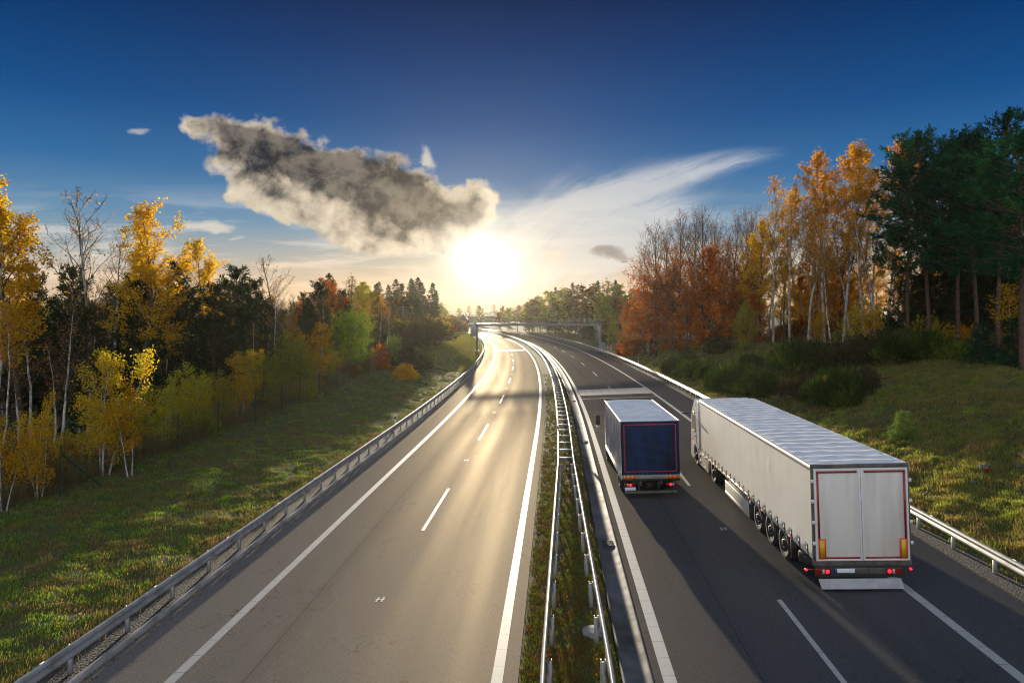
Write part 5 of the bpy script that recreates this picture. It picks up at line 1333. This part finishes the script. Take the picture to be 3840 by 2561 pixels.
# ---- the birch side
for a in [
 ('poplar', 62, 425, 37, "tall golden poplar near the frame's edge, the highest on the birch side", gL, dict(wide=1.0)),
 ('poplar', -12, 470, 34, "golden poplar cut by the edge of the frame, beside the highest golden poplar", gL, {}),
 ('barebirch', 222, 432, 41, "nearly bare white-stemmed birch between two golden crowns", gL, dict(wide=1.05)),
 ('barebirch', 262, 520, 47, "slim half-bare birch close behind the nearly bare white birch", gL, {}),
 ('poplar', 330, 455, 42, "tall orange-gold poplar with a pale stem, next to the nearly bare birch", gL, dict(wide=1.15)),
 ('poplar', 385, 560, 46, "lower golden poplar in the shade of the tall orange-gold one", gL, {}),
 ('yellowtree', 462, 548, 58, "rounded golden tree rising behind dark pines", gL, dict(wide=1.1)),
 ('bushypine', 425, 600, 50, "dark pine in front of the rounded golden tree", gL, {}),
 ('bushypine', 540, 612, 56, "dark pine with a pointed top beside the rounded golden tree", gL, {}),
 ('bushypine', 598, 640, 60, "broad grey-green pine next to the thin bare tree", gL, dict(wide=1.15)),
 ('bushypine', 485, 650, 50, "squat dark pine deep in the birch-side wood under the rounded golden tree", gL, {}),
 ('bushypine', 330, 640, 56, "dark pine filling the gap under the orange-gold poplar", gL, {}),
 ('bushypine', 175, 610, 54, "dark pine behind the nearly bare birch", gL, {}),
 ('bushypine', 100, 630, 52, "dark pine behind the highest golden poplar", gL, {}),
 ('bushypine', 20, 640, 50, "dark pine at the frame's edge under the golden poplars", gL, {}),
 ('bushypine', 260, 655, 58, "dark low pine standing behind the slim half-bare birch", gL, {}),
 ('baretree', 648, 585, 76, "thin leafless tree with a spreading top before the red oaks", gL, {}),
 ('redtree', 722, 637, 79, "dusky red oak beside the leafless tree", gL, dict(wide=1.1)),
 ('redtree', 768, 650, 84, "orange-red oak just above the round green tree", gL, dict(wide=1.1)),
 ('fire', 690, 690, 86, "low rusty tree tucked under the dusky red oak", gL, {}),
 ('larch', 765, 628, 98, "thin dark conifer peeping out behind the orange-red oak", gL, {}),
 ('greentree', 806, 708, 72, "round bright green maple at the corner of the birch bank", gL, dict(wide=1.05)),
 ('birchshrub', 238, 800, 30.6, "large glowing yellow-green birch sapling with white stems behind the fence", "birch saplings along the fence", dict(wide=0.92, var=0)),
 ('amberbirch', 300, 890, 30.8, "small amber birch with two slender white stems beside the glowing birch", "birch saplings along the fence", {}),
 ('birchshrub', 88, 900, 26.6, "green young birch with orange lower leaves near the edge of the frame", "birch saplings along the fence", dict(wide=0.72)),
 ('amberbirch', 8, 950, 24.8, "amber birch sapling cut by the edge of the frame", "birch saplings along the fence", dict(wide=0.75)),
 ('birchshrub', 372, 850, 36, "short yellow birch sapling, the second along the fence after the large glowing one", "birch saplings along the fence", dict(var=1, wide=1.1)),
 ('birchshrub', 446, 832, 40.5, "golden birch sapling, third along the fence, before the olive ones", "birch saplings along the fence", dict(wide=1.1)),
 ('oliveshrub', 500, 850, 43, "dull olive sapling squeezed between golden birch saplings", "birch saplings along the fence", {}),
 ('birchshrub', 552, 803, 47, "yellow-topped birch sapling in the middle of the row along the fence", "birch saplings along the fence", dict(wide=1.05)),
 ('oliveshrub', 598, 800, 49, "olive sapling just past the yellow-topped one", "birch saplings along the fence", {}),
 ('oliveshrub', 655, 762, 55, "tall olive sapling half-way up the row, grey-green at the top", "birch saplings along the fence", dict(wide=1.05)),
 ('amberbirch', 712, 740, 60, "tall thin amber sapling before the round green maple", "birch saplings along the fence", dict(wide=1.2)),
 ('oliveshrub', 688, 775, 57, "low olive sapling in front of the tall thin amber one", "birch saplings along the fence", {}),
 ('oliveshrub', 745, 772, 64, "olive sapling at the foot of the round green maple", "birch saplings along the fence", {}),
 ('redbush', 872, 792, 82, "small orange-red bush beside the round green maple", None, dict(wide=1.0)),
 ('greentree', 905, 768, 86, "low green tree next to the small orange-red bush", None, dict(wide=0.75)),
 ('darkshrub', 930, 795, 88, "dark round shrub at the end of the bank fence", None, dict(wide=1.1)),
 ('orangebush', 921, 835, 74, "bright yellow-orange bush alone on the grass bank", None, dict(wide=1.15)),
 ('amberbirch', 1000, 808, 101, "thin orange sapling behind the silvery wire fence", None, dict(wide=0.7)),
 # ---- the broom side
 ('pine', 2345, 300, 42, "massive dark green pine at the edge of the frame, the nearest of the pine stand", gR, dict(wide=1.25)),
 ('pine', 2290, 252, 50, "tallest dark pine, its pointed top the highest of all trees", gR, {}),
 ('pine', 2245, 305, 53, "dark pine just beside the tallest one", gR, {}),
 ('pine', 2200, 300, 56, "dark pine third in from the frame's edge in the pine stand", gR, {}),
 ('pine', 2170, 330, 62, "shorter pine behind the front row of the pine stand", gR, {}),
 ('pine', 2135, 292, 58, "dark pine with a pointed top, second from the orange aspens", gR, {}),
 ('pine', 2085, 335, 60, "dark pine at the end of the pine stand, touching the orange aspens", gR, {}),
 ('aspen', 2035, 322, 68, "tall orange aspen standing against the first pine", gR, dict(wide=1.05)),
 ('aspen', 1985, 318, 66, "tallest orange aspen, second from the pines", gR, dict(wide=1.1)),
 ('aspen', 1935, 325, 69, "orange aspen with straight white stem, third from the pines", gR, dict(wide=1.1)),
 ('aspen', 1893, 345, 72, "orange aspen with a leaning white stem in the middle of the aspen row", gR, {}),
 ('thinbirch', 1855, 392, 70, "thin pale birch at the shoulder of the aspen row", gR, {}),
 ('thinbirch', 1815, 420, 74, "sparse slender birch, two along from the aspen row", gR, {}),
 ('thinbirch', 1775, 412, 80, "sparse slender birch with a rosy top, nearest the beeches", gR, dict(wide=1.15)),
 ('thinbirch', 2010, 470, 60, "white-stemmed birch in front of the tallest aspens", gR, {}),
 ('thinbirch', 1910, 500, 61, "white birch leaning in front of the aspen row", gR, {}),
 ('yellowtree', 1745, 505, 84, "bushy yellow tree between the beeches and the thin birches", gR, dict(var=0)),
 ('yellowtree', 1935, 520, 78, "amber-leaved tree half hidden behind white aspen stems", gR, dict(var=1, wide=1.2)),
 ('yellowtree', 1870, 570, 76, "lower amber tree behind the thin birch stems", gR, dict(var=1, wide=1.2)),
 ('yellowtree', 1800, 590, 80, "yellow tree low among the slender birches", gR, dict(var=0)),
 ('fire', 1840, 610, 84, "orange beech deep behind the slender birches", gR, {}),
 ('beech', 1505, 505, 102, "spreading beech with a bare top at the end of the wooded slope", gR, dict(wide=1.05, var=0)),
 ('beech', 1560, 476, 97, "bare-topped beech, second from the end of the wooded slope", gR, dict(wide=1.0, var=1)),
 ('beech', 1612, 466, 95, "tallest of the bare-topped beeches", gR, dict(wide=1.0, var=0)),
 ('beech', 1675, 482, 92, "bare-topped beech nearest the yellow tree", gR, dict(wide=0.9, var=1)),
 ('fire', 1493, 640, 104, "fiery red-orange beech sweeping down to the slope's end", gR, dict(wide=1.35, var=0)),
 ('fire', 1455, 700, 110, "low red beech at the very tip of the wooded slope", gR, dict(wide=1.1, var=2)),
 ('fire', 1545, 600, 98, "copper beech with a greenish top under the bare beeches", gR, dict(var=1)),
 ('fire', 1628, 560, 93, "glowing orange beech below the tallest bare beech", gR, dict(var=0)),
 ('fire', 1578, 650, 92, "bright orange low beech in the middle of the beech group", gR, dict(var=1)),
 ('fire', 1690, 600, 88, "dark red beech below the bare beech nearest the yellow tree", gR, dict(var=2)),
 ('fire', 1735, 670, 82, "rusty beech under the bushy yellow tree", gR, dict(var=0)),
 ('redbush', 1440, 770, 116, "small red bush at the foot of the slope's tip near the yellow sign", None, dict(wide=1.3)),
 ('birchshrub', 1975, 680, 60, "yellow-green young birch in front of the aspen stems", None, dict(wide=1.1)),
 ('amberbirch', 1875, 715, 63, "slender yellow sapling by the fence below the aspens", None, {}),
 ('oliveshrub', 1712, 690, 78, "olive sapling under the rusty beech", None, {}),
 ('amberbirch', 2330, 650, 44, "amber sapling under the massive pine at the frame's edge", None, {}),
 ('youngspruce', 2250, 738, 46, "blue-green young spruce behind the braced fence post", None, {}),
 ('youngspruce', 2335, 728, 43, "blue-green young spruce by the frame's edge", None, {}),
 ('youngspruce', 2150, 758, 55, "small dark spruce in the fence line under the pines", None, {}),
 ('littlepine', 2068, 942, 33.7, "lone little pine on the open grass slope beside the semi trailer", None, dict(wide=1.15)),
]:
    seen(a[0], a[1], a[2], a[3], a[4], a[5], **a[6])
for i, (u, v, Y) in enumerate([(1530, 520, 108), (1585, 500, 112), (1640, 500, 108), (1705, 500, 104), (1480, 560, 110), (1660, 530, 100), (1725, 470, 98)]):
    seen('beech', u, v, Y, "slender bare-topped beech crowding behind the front row of beeches", "beeches behind the front row", wide=0.85)
for i, (u, v, Y) in enumerate([(1765, 480, 90), (1790, 450, 88), (1835, 430, 84), (1860, 450, 80), (1885, 430, 82), (1915, 400, 80), (1960, 390, 78), (2005, 380, 76), (1735, 520, 94), (1950, 450, 72)]):
    seen('thinbirch', u, v, Y, "slender pale birch crowding behind the aspen row", "slender birches behind the aspens", wide=1.1)
# broom and dark shrubs on the slope
for u, vb, Y, h, w, k, lab in [
 (1548, 838, 78, 2.4, 0.8, 'broom', "round broom bush, farthest of the row down the slope"), (1592, 852, 72, 2.3, 0.85, 'broom', "broom bush second from the far end of the row"), (1628, 858, 68, 2.3, 0.8, 'broom', "small broom bush wedged in the row between two larger ones"),
 (1695, 885, 58, 2.9, 0.95, 'broom', "feathery broom bush above the roof of the blue lorry"), (1755, 905, 54, 2.2, 1.1, 'broom', "low broom bush above the front of the semi trailer"), (1655, 800, 82, 2.2, 0.75, 'darkshrub', "dark round shrub alone by the fence on the slope"),
 (1880, 868, 57, 2.9, 1.35, 'broom', "largest broom bush with a yellow-green top, middle of the slope"), (1835, 835, 62, 2.3, 1.1, 'darkshrub', "dull shrub behind the largest broom bush"), (1960, 865, 55, 2.6, 1.2, 'darkshrub', "dark brown shrub next to the largest broom bush"),
 (2025, 845, 55, 2.5, 1.1, 'darkshrub', "dark shrub between two big broom bushes"), (2115, 872, 50, 2.6, 1.1, 'broom', "big broom bush with a pale fringe, nearest the braced fence post"), (2190, 860, 50, 2.0, 1.0, 'darkshrub', "thin brownish shrub by the braced fence post"),
 (1925, 955, 44, 2.6, 0.9, 'broom', "broom bush closest to the trailer roof, with yellow sprigs"), (1850, 915, 49, 1.9, 1.0, 'darkshrub', "low dark shrub above the middle of the trailer roof"),
 (1575, 815, 84, 1.7, 0.75, 'broom', "small broom bush up the slope behind the far end of the row"), (1725, 850, 66, 1.8, 0.8, 'broom', "small broom bush up the slope behind the feathery one"), (1790, 850, 63, 2.0, 0.8, 'broom', "narrow broom bush beside the dull shrub"), (1660, 880, 61, 2.0, 0.8, 'broom', "dark broom bush touching the feathery one"),
 (1985, 925, 46, 1.7, 0.75, 'darkshrub', "low dark shrub between the trailer roof and the lone little pine"), (1895, 915, 48, 2.1, 0.85, 'broom', "upright broom bush half-way between the largest one and the trailer roof")]:
    X, t = at(u, Y); plant(k, X, Y, h, lab, "broom and dark shrubs on the slope", wide=w)
X, t = at(1905, 45.5); plant('amberbirch', X, 45.5, 2.0, "tiny yellow birch sapling among the broom near the trailer roof", None)
# undergrowth along the wood edges (nothing tells these apart)
for i in range(26):
    Y = 42 + i * 2.4; tt = np.interp(Y, [40, 60, 85, 110], [35.0, 34.5, 31.0, 24]) + RNG.uniform(0, 3.0)
    plant('undergrowth', float(XC(Y)) + tt, Y, RNG.uniform(1.8, 3.4), "autumn undergrowth bush at the foot of the trees on the broom side", "undergrowth on the broom side", var=(0, 3, 0, 2, 1)[i % 5])
for i in range(24):
    Y = 22 + i * 2.6; tt = -22.2 - RNG.uniform(0, 3.2)
    plant('undergrowth', float(XC(Y)) + tt, Y, RNG.uniform(1.0, 2.0), "dim undergrowth bush in the shade behind the birch fence", "undergrowth on the birch side", var=(1, 2, 1, 2)[i % 4])
# trees filling the shaded woods
for i in range(58):
    Y = RNG.uniform(30, 118); tt = -RNG.uniform(29, 58) - max(0, 40 - Y) * 0.3
    k = 'bushypine' if i % 3 else 'barebirch'
    plant(k, float(XC(Y)) + tt, Y, RNG.uniform(7.5, 10.0) if k == 'bushypine' else RNG.uniform(9, 12), "dark pine deep in the shaded wood on the birch side" if k == 'bushypine' else "thin birch stem deep in the shaded wood on the birch side", "shaded wood on the birch side")
for i in range(56):
    Y = RNG.uniform(44, 116); tt = np.interp(Y, [40, 60, 85, 110], [38, 37, 33, 25]) + RNG.uniform(1, 24)
    k = ('pine', 'pine', 'thinbirch')[i % 3] if Y < 66 else ('fire', 'thinbirch', 'yellowtree', 'yellowtree', 'thinbirch', 'beech')[i % 6]
    h = {'pine': RNG.uniform(14, 17.5), 'thinbirch': RNG.uniform(13, 17), 'fire': RNG.uniform(8, 12), 'yellowtree': RNG.uniform(9, 12.5), 'beech': RNG.uniform(12, 15)}[k]
    nm = {'pine': "dark pine trunk inside the pine stand", 'thinbirch': "pale birch stem inside the wood on the broom side", 'fire': "orange beech inside the wood on the broom side", 'yellowtree': "amber tree inside the wood on the broom side", 'beech': "bare-topped beech inside the wood on the broom side"}[k]
    plant(k, float(XC(Y)) + tt, Y, h, nm, "inner trees of the wood on the broom side")
for i in range(22):
    Y = RNG.uniform(44, 74); tt = RNG.uniform(42, 66)
    plant('bushypine', float(XC(Y)) + tt, Y, RNG.uniform(8, 12), "dark bushy pine in the depth behind the pine trunks", "dark depth of the pine stand", wide=1.25)
for i in range(46):
    Y = RNG.uniform(26, 112); tt = -RNG.uniform(24.5, 33)
    k = ('barebirch', 'thinbirch', 'bushypine', 'barebirch')[i % 4]
    plant(k, float(XC(Y)) + tt, Y, RNG.uniform(6.5, 10.5), "thin dark stem in the first rows of the shaded birch-side wood" if k != 'bushypine' else "low dark pine in the first rows of the shaded birch-side wood", "first rows of the birch-side wood")
for i in range(20):
    Y = 31 + i * 2.35; tt = -21.7 - RNG.uniform(0, 1.2)
    plant(('oliveshrub', 'birchshrub', 'oliveshrub')[i % 3], float(XC(Y)) + tt, Y, RNG.uniform(1.9, 3.4), "low yellow-green sapling filling the row between the taller birch saplings", "low saplings filling the fence row", wide=1.35)
for i, (u, Y, h) in enumerate([(2070, 62, 8), (2110, 64, 7), (2150, 63, 9), (2185, 62, 7), (2215, 60, 8.5), (2250, 60, 7.5), (2285, 58, 9), (2320, 57, 8), (2345, 54, 7), (2130, 70, 10), (2230, 68, 10.5), (2300, 66, 10)]):
    X, t = at(u, Y); plant('bushypine', X, Y, h, "low dark pine filling the gaps between the bare pine trunks", "low pines among the pine trunks", wide=1.2)
# hazy stand of conifers on the far birch side
for i, (u, v) in enumerate([(842, 665), (862, 652), (878, 648), (893, 655), (908, 642), (922, 652), (936, 640), (948, 645), (960, 638), (972, 648), (985, 650), (997, 668), (850, 690), (915, 665), (955, 670)]):
    Y = (212, 220, 226)[i % 3]
    seen('larch' if i % 2 else 'spruce', u, v, Y, "tall hazy conifer in the distant stand behind the pale pole", "hazy conifer stand behind the pale pole", wide=1.5)
for i in range(46):
    Y = RNG.uniform(128, 320); tt = -RNG.uniform(20, 62)
    if Y < 205 and tt > -36: tt -= 16
    h = RNG.uniform(7, 12) if tt > -34 else RNG.uniform(10, 14)
    plant(('fartree', 'farbare', 'fartree')[i % 3], float(XC(Y)) + tt, Y, h, "hazy woodland tree on the far bank of the birch side", "hazy woodland beyond the birch bank", wide=1.1)
for i, (u, v, Y) in enumerate([(1012, 698, 225), (1028, 708, 250), (1040, 722, 270), (1052, 738, 300), (1018, 720, 210), (1035, 745, 235), (985, 720, 205), (960, 735, 200)]):
    seen('fartree', u, v, Y, "rounded hazy tree at the end of the distant conifer stand", "rounded hazy trees before the gap", wide=1.3)
for i in range(44):
    Y = RNG.uniform(103, 235); tt = -RNG.uniform(19.5, 35) - (3 if Y < 125 else 0)
    plant(('oliveshrub', 'undergrowth', 'oliveshrub', 'darkshrub')[i % 4], float(XC(Y)) + tt, Y, RNG.uniform(2.8, 5.0), "dim olive thicket bush on the far bank before the hazy conifers", "thicket on the far bank", wide=1.5)
# hazy woodland beyond the gantry on the broom side
for i, (u, v, Y) in enumerate([(1150, 716, 340), (1168, 706, 330), (1188, 698, 315), (1205, 690, 300), (1222, 684, 290), (1240, 676, 280), (1258, 668, 270), (1275, 660, 260), (1290, 656, 250), (1305, 662, 245), (1322, 650, 240), (1340, 648, 232), (1356, 652, 226), (1372, 646, 220), (1390, 640, 215), (1408, 645, 208), (1425, 652, 200), (1440, 660, 195), (1458, 668, 190), (1478, 665, 186)]):
    k = 'spruce' if i in (7, 10, 13, 15) else ('fartree', 'fartree', 'farbare')[i % 3]
    seen(k, u, v, Y, "hazy tree on the skyline of the wood beyond the gantry", "hazy skyline wood beyond the gantry", wide=1.7 if k != 'spruce' else 1.1)
for i in range(70):
    Y = RNG.uniform(150, 330); tt = RNG.uniform(17.5, 60)
    plant(('fartree', 'fartree', 'farbare', 'fartree', 'spruce')[i % 5], float(XC(Y)) + tt, Y, RNG.uniform(7, 12) if tt < 26 else RNG.uniform(10, 15), "hazy woodland tree beside the far carriageway beyond the gantry", "hazy woodland beyond the gantry", wide=1.15)
for i, (u, Y, h) in enumerate([(1400, 150, 5), (1424, 146, 4.2), (1412, 165, 7), (1450, 140, 4), (1385, 175, 7), (1440, 160, 8), (1395, 190, 9)]):
    X, t = at(u, Y); plant('oliveshrub' if i % 2 else 'fartree', X, Y, h, "olive brown tree in the dim hollow between gantry and red beeches", "trees in the dim hollow by the gantry")
# distant tree line closing the view where the road bends away
for i in range(34):
    a = radians(-15 + i * 0.95 + RNG.uniform(-0.3, 0.3)); R = RNG.uniform(430, 540)
    X, Y = sin(a) * R, cos(a) * R
    plant('fartree' if i % 2 else 'farbare', X, Y, RNG.uniform(8, 11.5), "faint tree of the distant line where the road bends out of sight", "distant tree line", wide=1.5)

# ------------------------------------------------------------------ grass
def blades(name, T, Y, hgt, wdt, per, mat, rng, spread=0.10, lean=0.5):
    n = len(T) * per
    t = np.repeat(T, per) + rng.normal(size=n) * spread; y = np.repeat(Y, per) + rng.normal(size=n) * spread
    z = ZG(t, y) - 0.03; x = XC(y) + t
    az = rng.uniform(0, 2 * pi, n); h = np.repeat(hgt, per) * rng.uniform(0.5, 1.25, n) if np.ndim(hgt) else hgt * rng.uniform(0.5, 1.25, n)
    w = wdt * rng.uniform(0.6, 1.3, n) * (np.repeat(np.sqrt(np.maximum(Y, 12) / 20), per))
    ln = rng.uniform(0.1, lean, n) * h
    base = np.stack([x, y, z], 1); s = np.stack([np.cos(az), np.sin(az), 0 * az], 1); l = np.stack([-np.sin(az), np.cos(az), 0 * az], 1)
    up = np.array((0, 0, 1.0))
    v = np.stack([base - s * w[:, None], base + s * w[:, None], base + s * w[:, None] * 0.7 + up * h[:, None] * 0.55 + l * ln[:, None] * 0.35,
                  base - s * w[:, None] * 0.7 + up * h[:, None] * 0.55 + l * ln[:, None] * 0.35, base + up * h[:, None] + l * ln[:, None]], 1)
    i = np.arange(n)[:, None] * 5
    mb = MB(); mb.add(v.reshape(-1, 3), i + np.array([[0, 1, 2, 3]]), i + np.array([[3, 2, 4]]))
    return tag(ob(name, mb, mat), kind="stuff")
def near_biased(rng, n, a, b, p=0.5):
    """Y values, denser close to the camera"""
    x = rng.uniform(0, 1, n); return 1 / (1 / a ** p + x * (1 / b ** p - 1 / a ** p)) ** (1 / p)
g = np.random.RandomState(8)
def clumpy(T, Y, thr=0.0):
    X = XC(Y) + T
    return (np.sin(X * 1.7 + 2 * np.sin(Y * 0.9)) * np.sin(Y * 2.3 + np.sin(X * 1.3) * 2) + 0.5 * np.sin(X * 5.0 + Y * 3.1) * np.sin(Y * 6.1 - X * 2.0)) > thr
n = 42000; Y = near_biased(g, n, 9, 130, 0.8); T = -g.uniform(11.6, 21.5, n)
keep = clumpy(T, Y, -0.25) | (g.uniform(size=n) < 0.30); blades("grass", T[keep], Y[keep], 0.10, 0.011, 7, M['grass'], g, 0.09, 0.9)
n = 80000; Y = near_biased(g, n, 16, 135, 0.5); T = g.uniform(12.9, 33.5, n)
keep = clumpy(T, Y, -0.25) | (g.uniform(size=n) < 0.3); blades("grass", T[keep], Y[keep], 0.13, 0.012, 7, M['bankgrass'], g, 0.09, 0.9)
n = 15000; Y = near_biased(g, n, 11, 90, 1.2); T = g.uniform(-0.72, 1.35, n)
keep = clumpy(T * 2.0, Y, -0.45) | (g.uniform(size=n) < 0.25); blades("grass", T[keep], Y[keep], 0.085, 0.009, 7, M['moss'], g, 0.05, 0.9)
n = 5200; Y = near_biased(g, n, 16, 100, 0.7); T = -20.9 - np.abs(g.normal(size=n)) * 0.9
blades("tall_grass", T, Y, g.uniform(0.3, 0.95, n), 0.009, 8, M['brassgrass'], g, 0.12, 0.7)
n = 2600; Y = near_biased(g, n, 40, 105, 0.3); T = np.interp(Y, [40, 60, 85, 110], [32.5, 32.3, 27.8, 21.5]) + g.normal(size=n) * 0.7
blades("tall_grass", T, Y, g.uniform(0.25, 0.8, n), 0.010, 8, M['brassgrass'], g, 0.12, 0.7)
n = 1500; Y = near_biased(g, n, 10, 100, 0.9); T = -11.75 + g.normal(size=n) * 0.16
blades("tall_grass", T, Y, g.uniform(0.10, 0.24, n), 0.009, 9, M['brassgrass'], g, 0.10, 0.8)
n = 9000; Y = near_biased(g, n, 9, 110, 0.7); T = -g.uniform(11.9, 20.5, n); keep = clumpy(T * 0.7, Y * 0.7, 0.55)
blades("dry_tussocks", T[keep], Y[keep], 0.17, 0.012, 10, M['brassgrass'], g, 0.10, 1.1)
n = 26000; Y = near_biased(g, n, 18, 120, 0.5); T = g.uniform(13.4, 32, n); keep = clumpy(T * 0.6, Y * 0.6, 0.5)
blades("dry_tussocks", T[keep], Y[keep], 0.28, 0.013, 10, M['bankgrass'], g, 0.12, 1.1)
n = 16000; Y = g.uniform(95, 215, n); T = -g.uniform(11.5, 19, n)
blades("grass", T, Y, 0.2, 0.012, 5, M['grass'], g, 0.12, 0.9)
n = 9000; Y = near_biased(g, n, 20, 105, 0.5); T = g.uniform(13.4, 32, n); keep = clumpy(T * 0.9 + 3, Y * 0.5, 0.35)
blades("dry_tussocks", T[keep], Y[keep], 0.26, 0.011, 9, M['brassgrass'], g, 0.10, 1.2)
# leaves drifted against the kerb and into the verge gravel
n = 700; Y = near_biased(g, n, 9, 70, 0.9)
P = P3(-10.50 + np.abs(g.normal(size=n)) * 0.13, Y, 0.012); mb = MB(); leaves(mb, P, 0.05, 0.04, g, 0.0); tag(ob("drifted_leaves", mb, M['brownleaf']), kind="stuff")
# fallen leaves on the banks and the median
def litter(name, T, Y, mat, rng, s=0.05):
    P = np.stack([XC(Y) + T, Y, ZG(T, Y) + rng.uniform(0.03, 0.12, len(T))], 1)
    mb = MB(); leaves(mb, P, s, s * 0.8, rng, 0.0); tag(ob(name, mb, mat), kind="stuff")
n = 1300; Y = near_biased(g, n, 9, 80, 0.8); litter("fallen_leaves", -g.uniform(11.8, 21, n) ** 1.0, Y, M['amber'], g, 0.055)
n = 120; Y = near_biased(g, n, 11, 60, 1.0); litter("fallen_leaves", g.uniform(-0.7, 1.3, n), Y, M['amber'], g, 0.045)
# stones where the slope is broken open beside the trailer
for i, (t, y, s) in enumerate([(17.6, 27.3, 0.26), (18.6, 26.6, 0.20), (18.0, 28.4, 0.17), (16.6, 26.4, 0.14), (19.4, 27.6, 0.22)]):
    rr = np.random.RandomState(300 + i); mb = MB()
    th_ = np.linspace(0.001, pi - 0.001, 9); ph = np.linspace(0, 2 * pi, 15)
    kx, ky = rr.uniform(0.8, 1.4, 2)
    mb.grid(lambda A, B: (np.sin(A) * np.cos(B) * s * kx * (1 + 0.18 * np.sin(3 * B + i) * np.sin(A * 2)), np.sin(A) * np.sin(B) * s * ky * (1 + 0.15 * np.sin(2 * B + 1)), np.cos(A) * s * 0.6), th_, ph)
    o = ob("stone", mb, M['stone'])
    o.location = (float(XC(y)) + t, y, float(ZG(t, y)) + 0.02)
    tag(o, "dark stone half sunk in the grass slope beside the rear of the trailer", "stone", "stones in the grass slope")
X = float(XC(26.9)); plant('redbush', X + 17.4, 26.9, 0.20, "tiny red-leaved plant between the stones on the slope", None)
# manhole lids in the median
for t, y, lab in ((0.42, 13.6, "round grey concrete lid in the median grass, nearest the bridge"), (0.95, 16.4, "round grey concrete lid in the median grass next to the drain channel")):
    p = P3(t, y); o = ob("manhole_lid", MB().lathe((0, 0, 0), 'z', [(-0.1, 0.30), (0.05, 0.30), (0.06, 0.28), (0.05, 0.10), (0.05, 0.0)], 28), M['concrete']); o.location = p
    tag(o, lab, "manhole lid", "manhole lids in the median")

# ------------------------------------------------------------------ the air: one even, pale haze round the whole place
def haze():
    m = bpy.data.materials.new("pale_haze"); m.use_nodes = True; t = m.node_tree
    t.nodes.remove(t.nodes["Principled BSDF"])
    v = t.nodes.new('ShaderNodeVolumePrincipled')
    v.inputs['Color'].default_value = (0.50, 0.48, 0.42, 1); v.inputs['Density'].default_value = HAZE; v.inputs['Anisotropy'].default_value = 0.7
    t.links.new(v.outputs[0], t.nodes["Material Output"].inputs['Volume'])
    mb = MB(); mb.box(-720, 720, -80, 720, -6, 28)
    tag(ob("haze", mb, m), kind="stuff")
HAZE = 0.0001
haze()
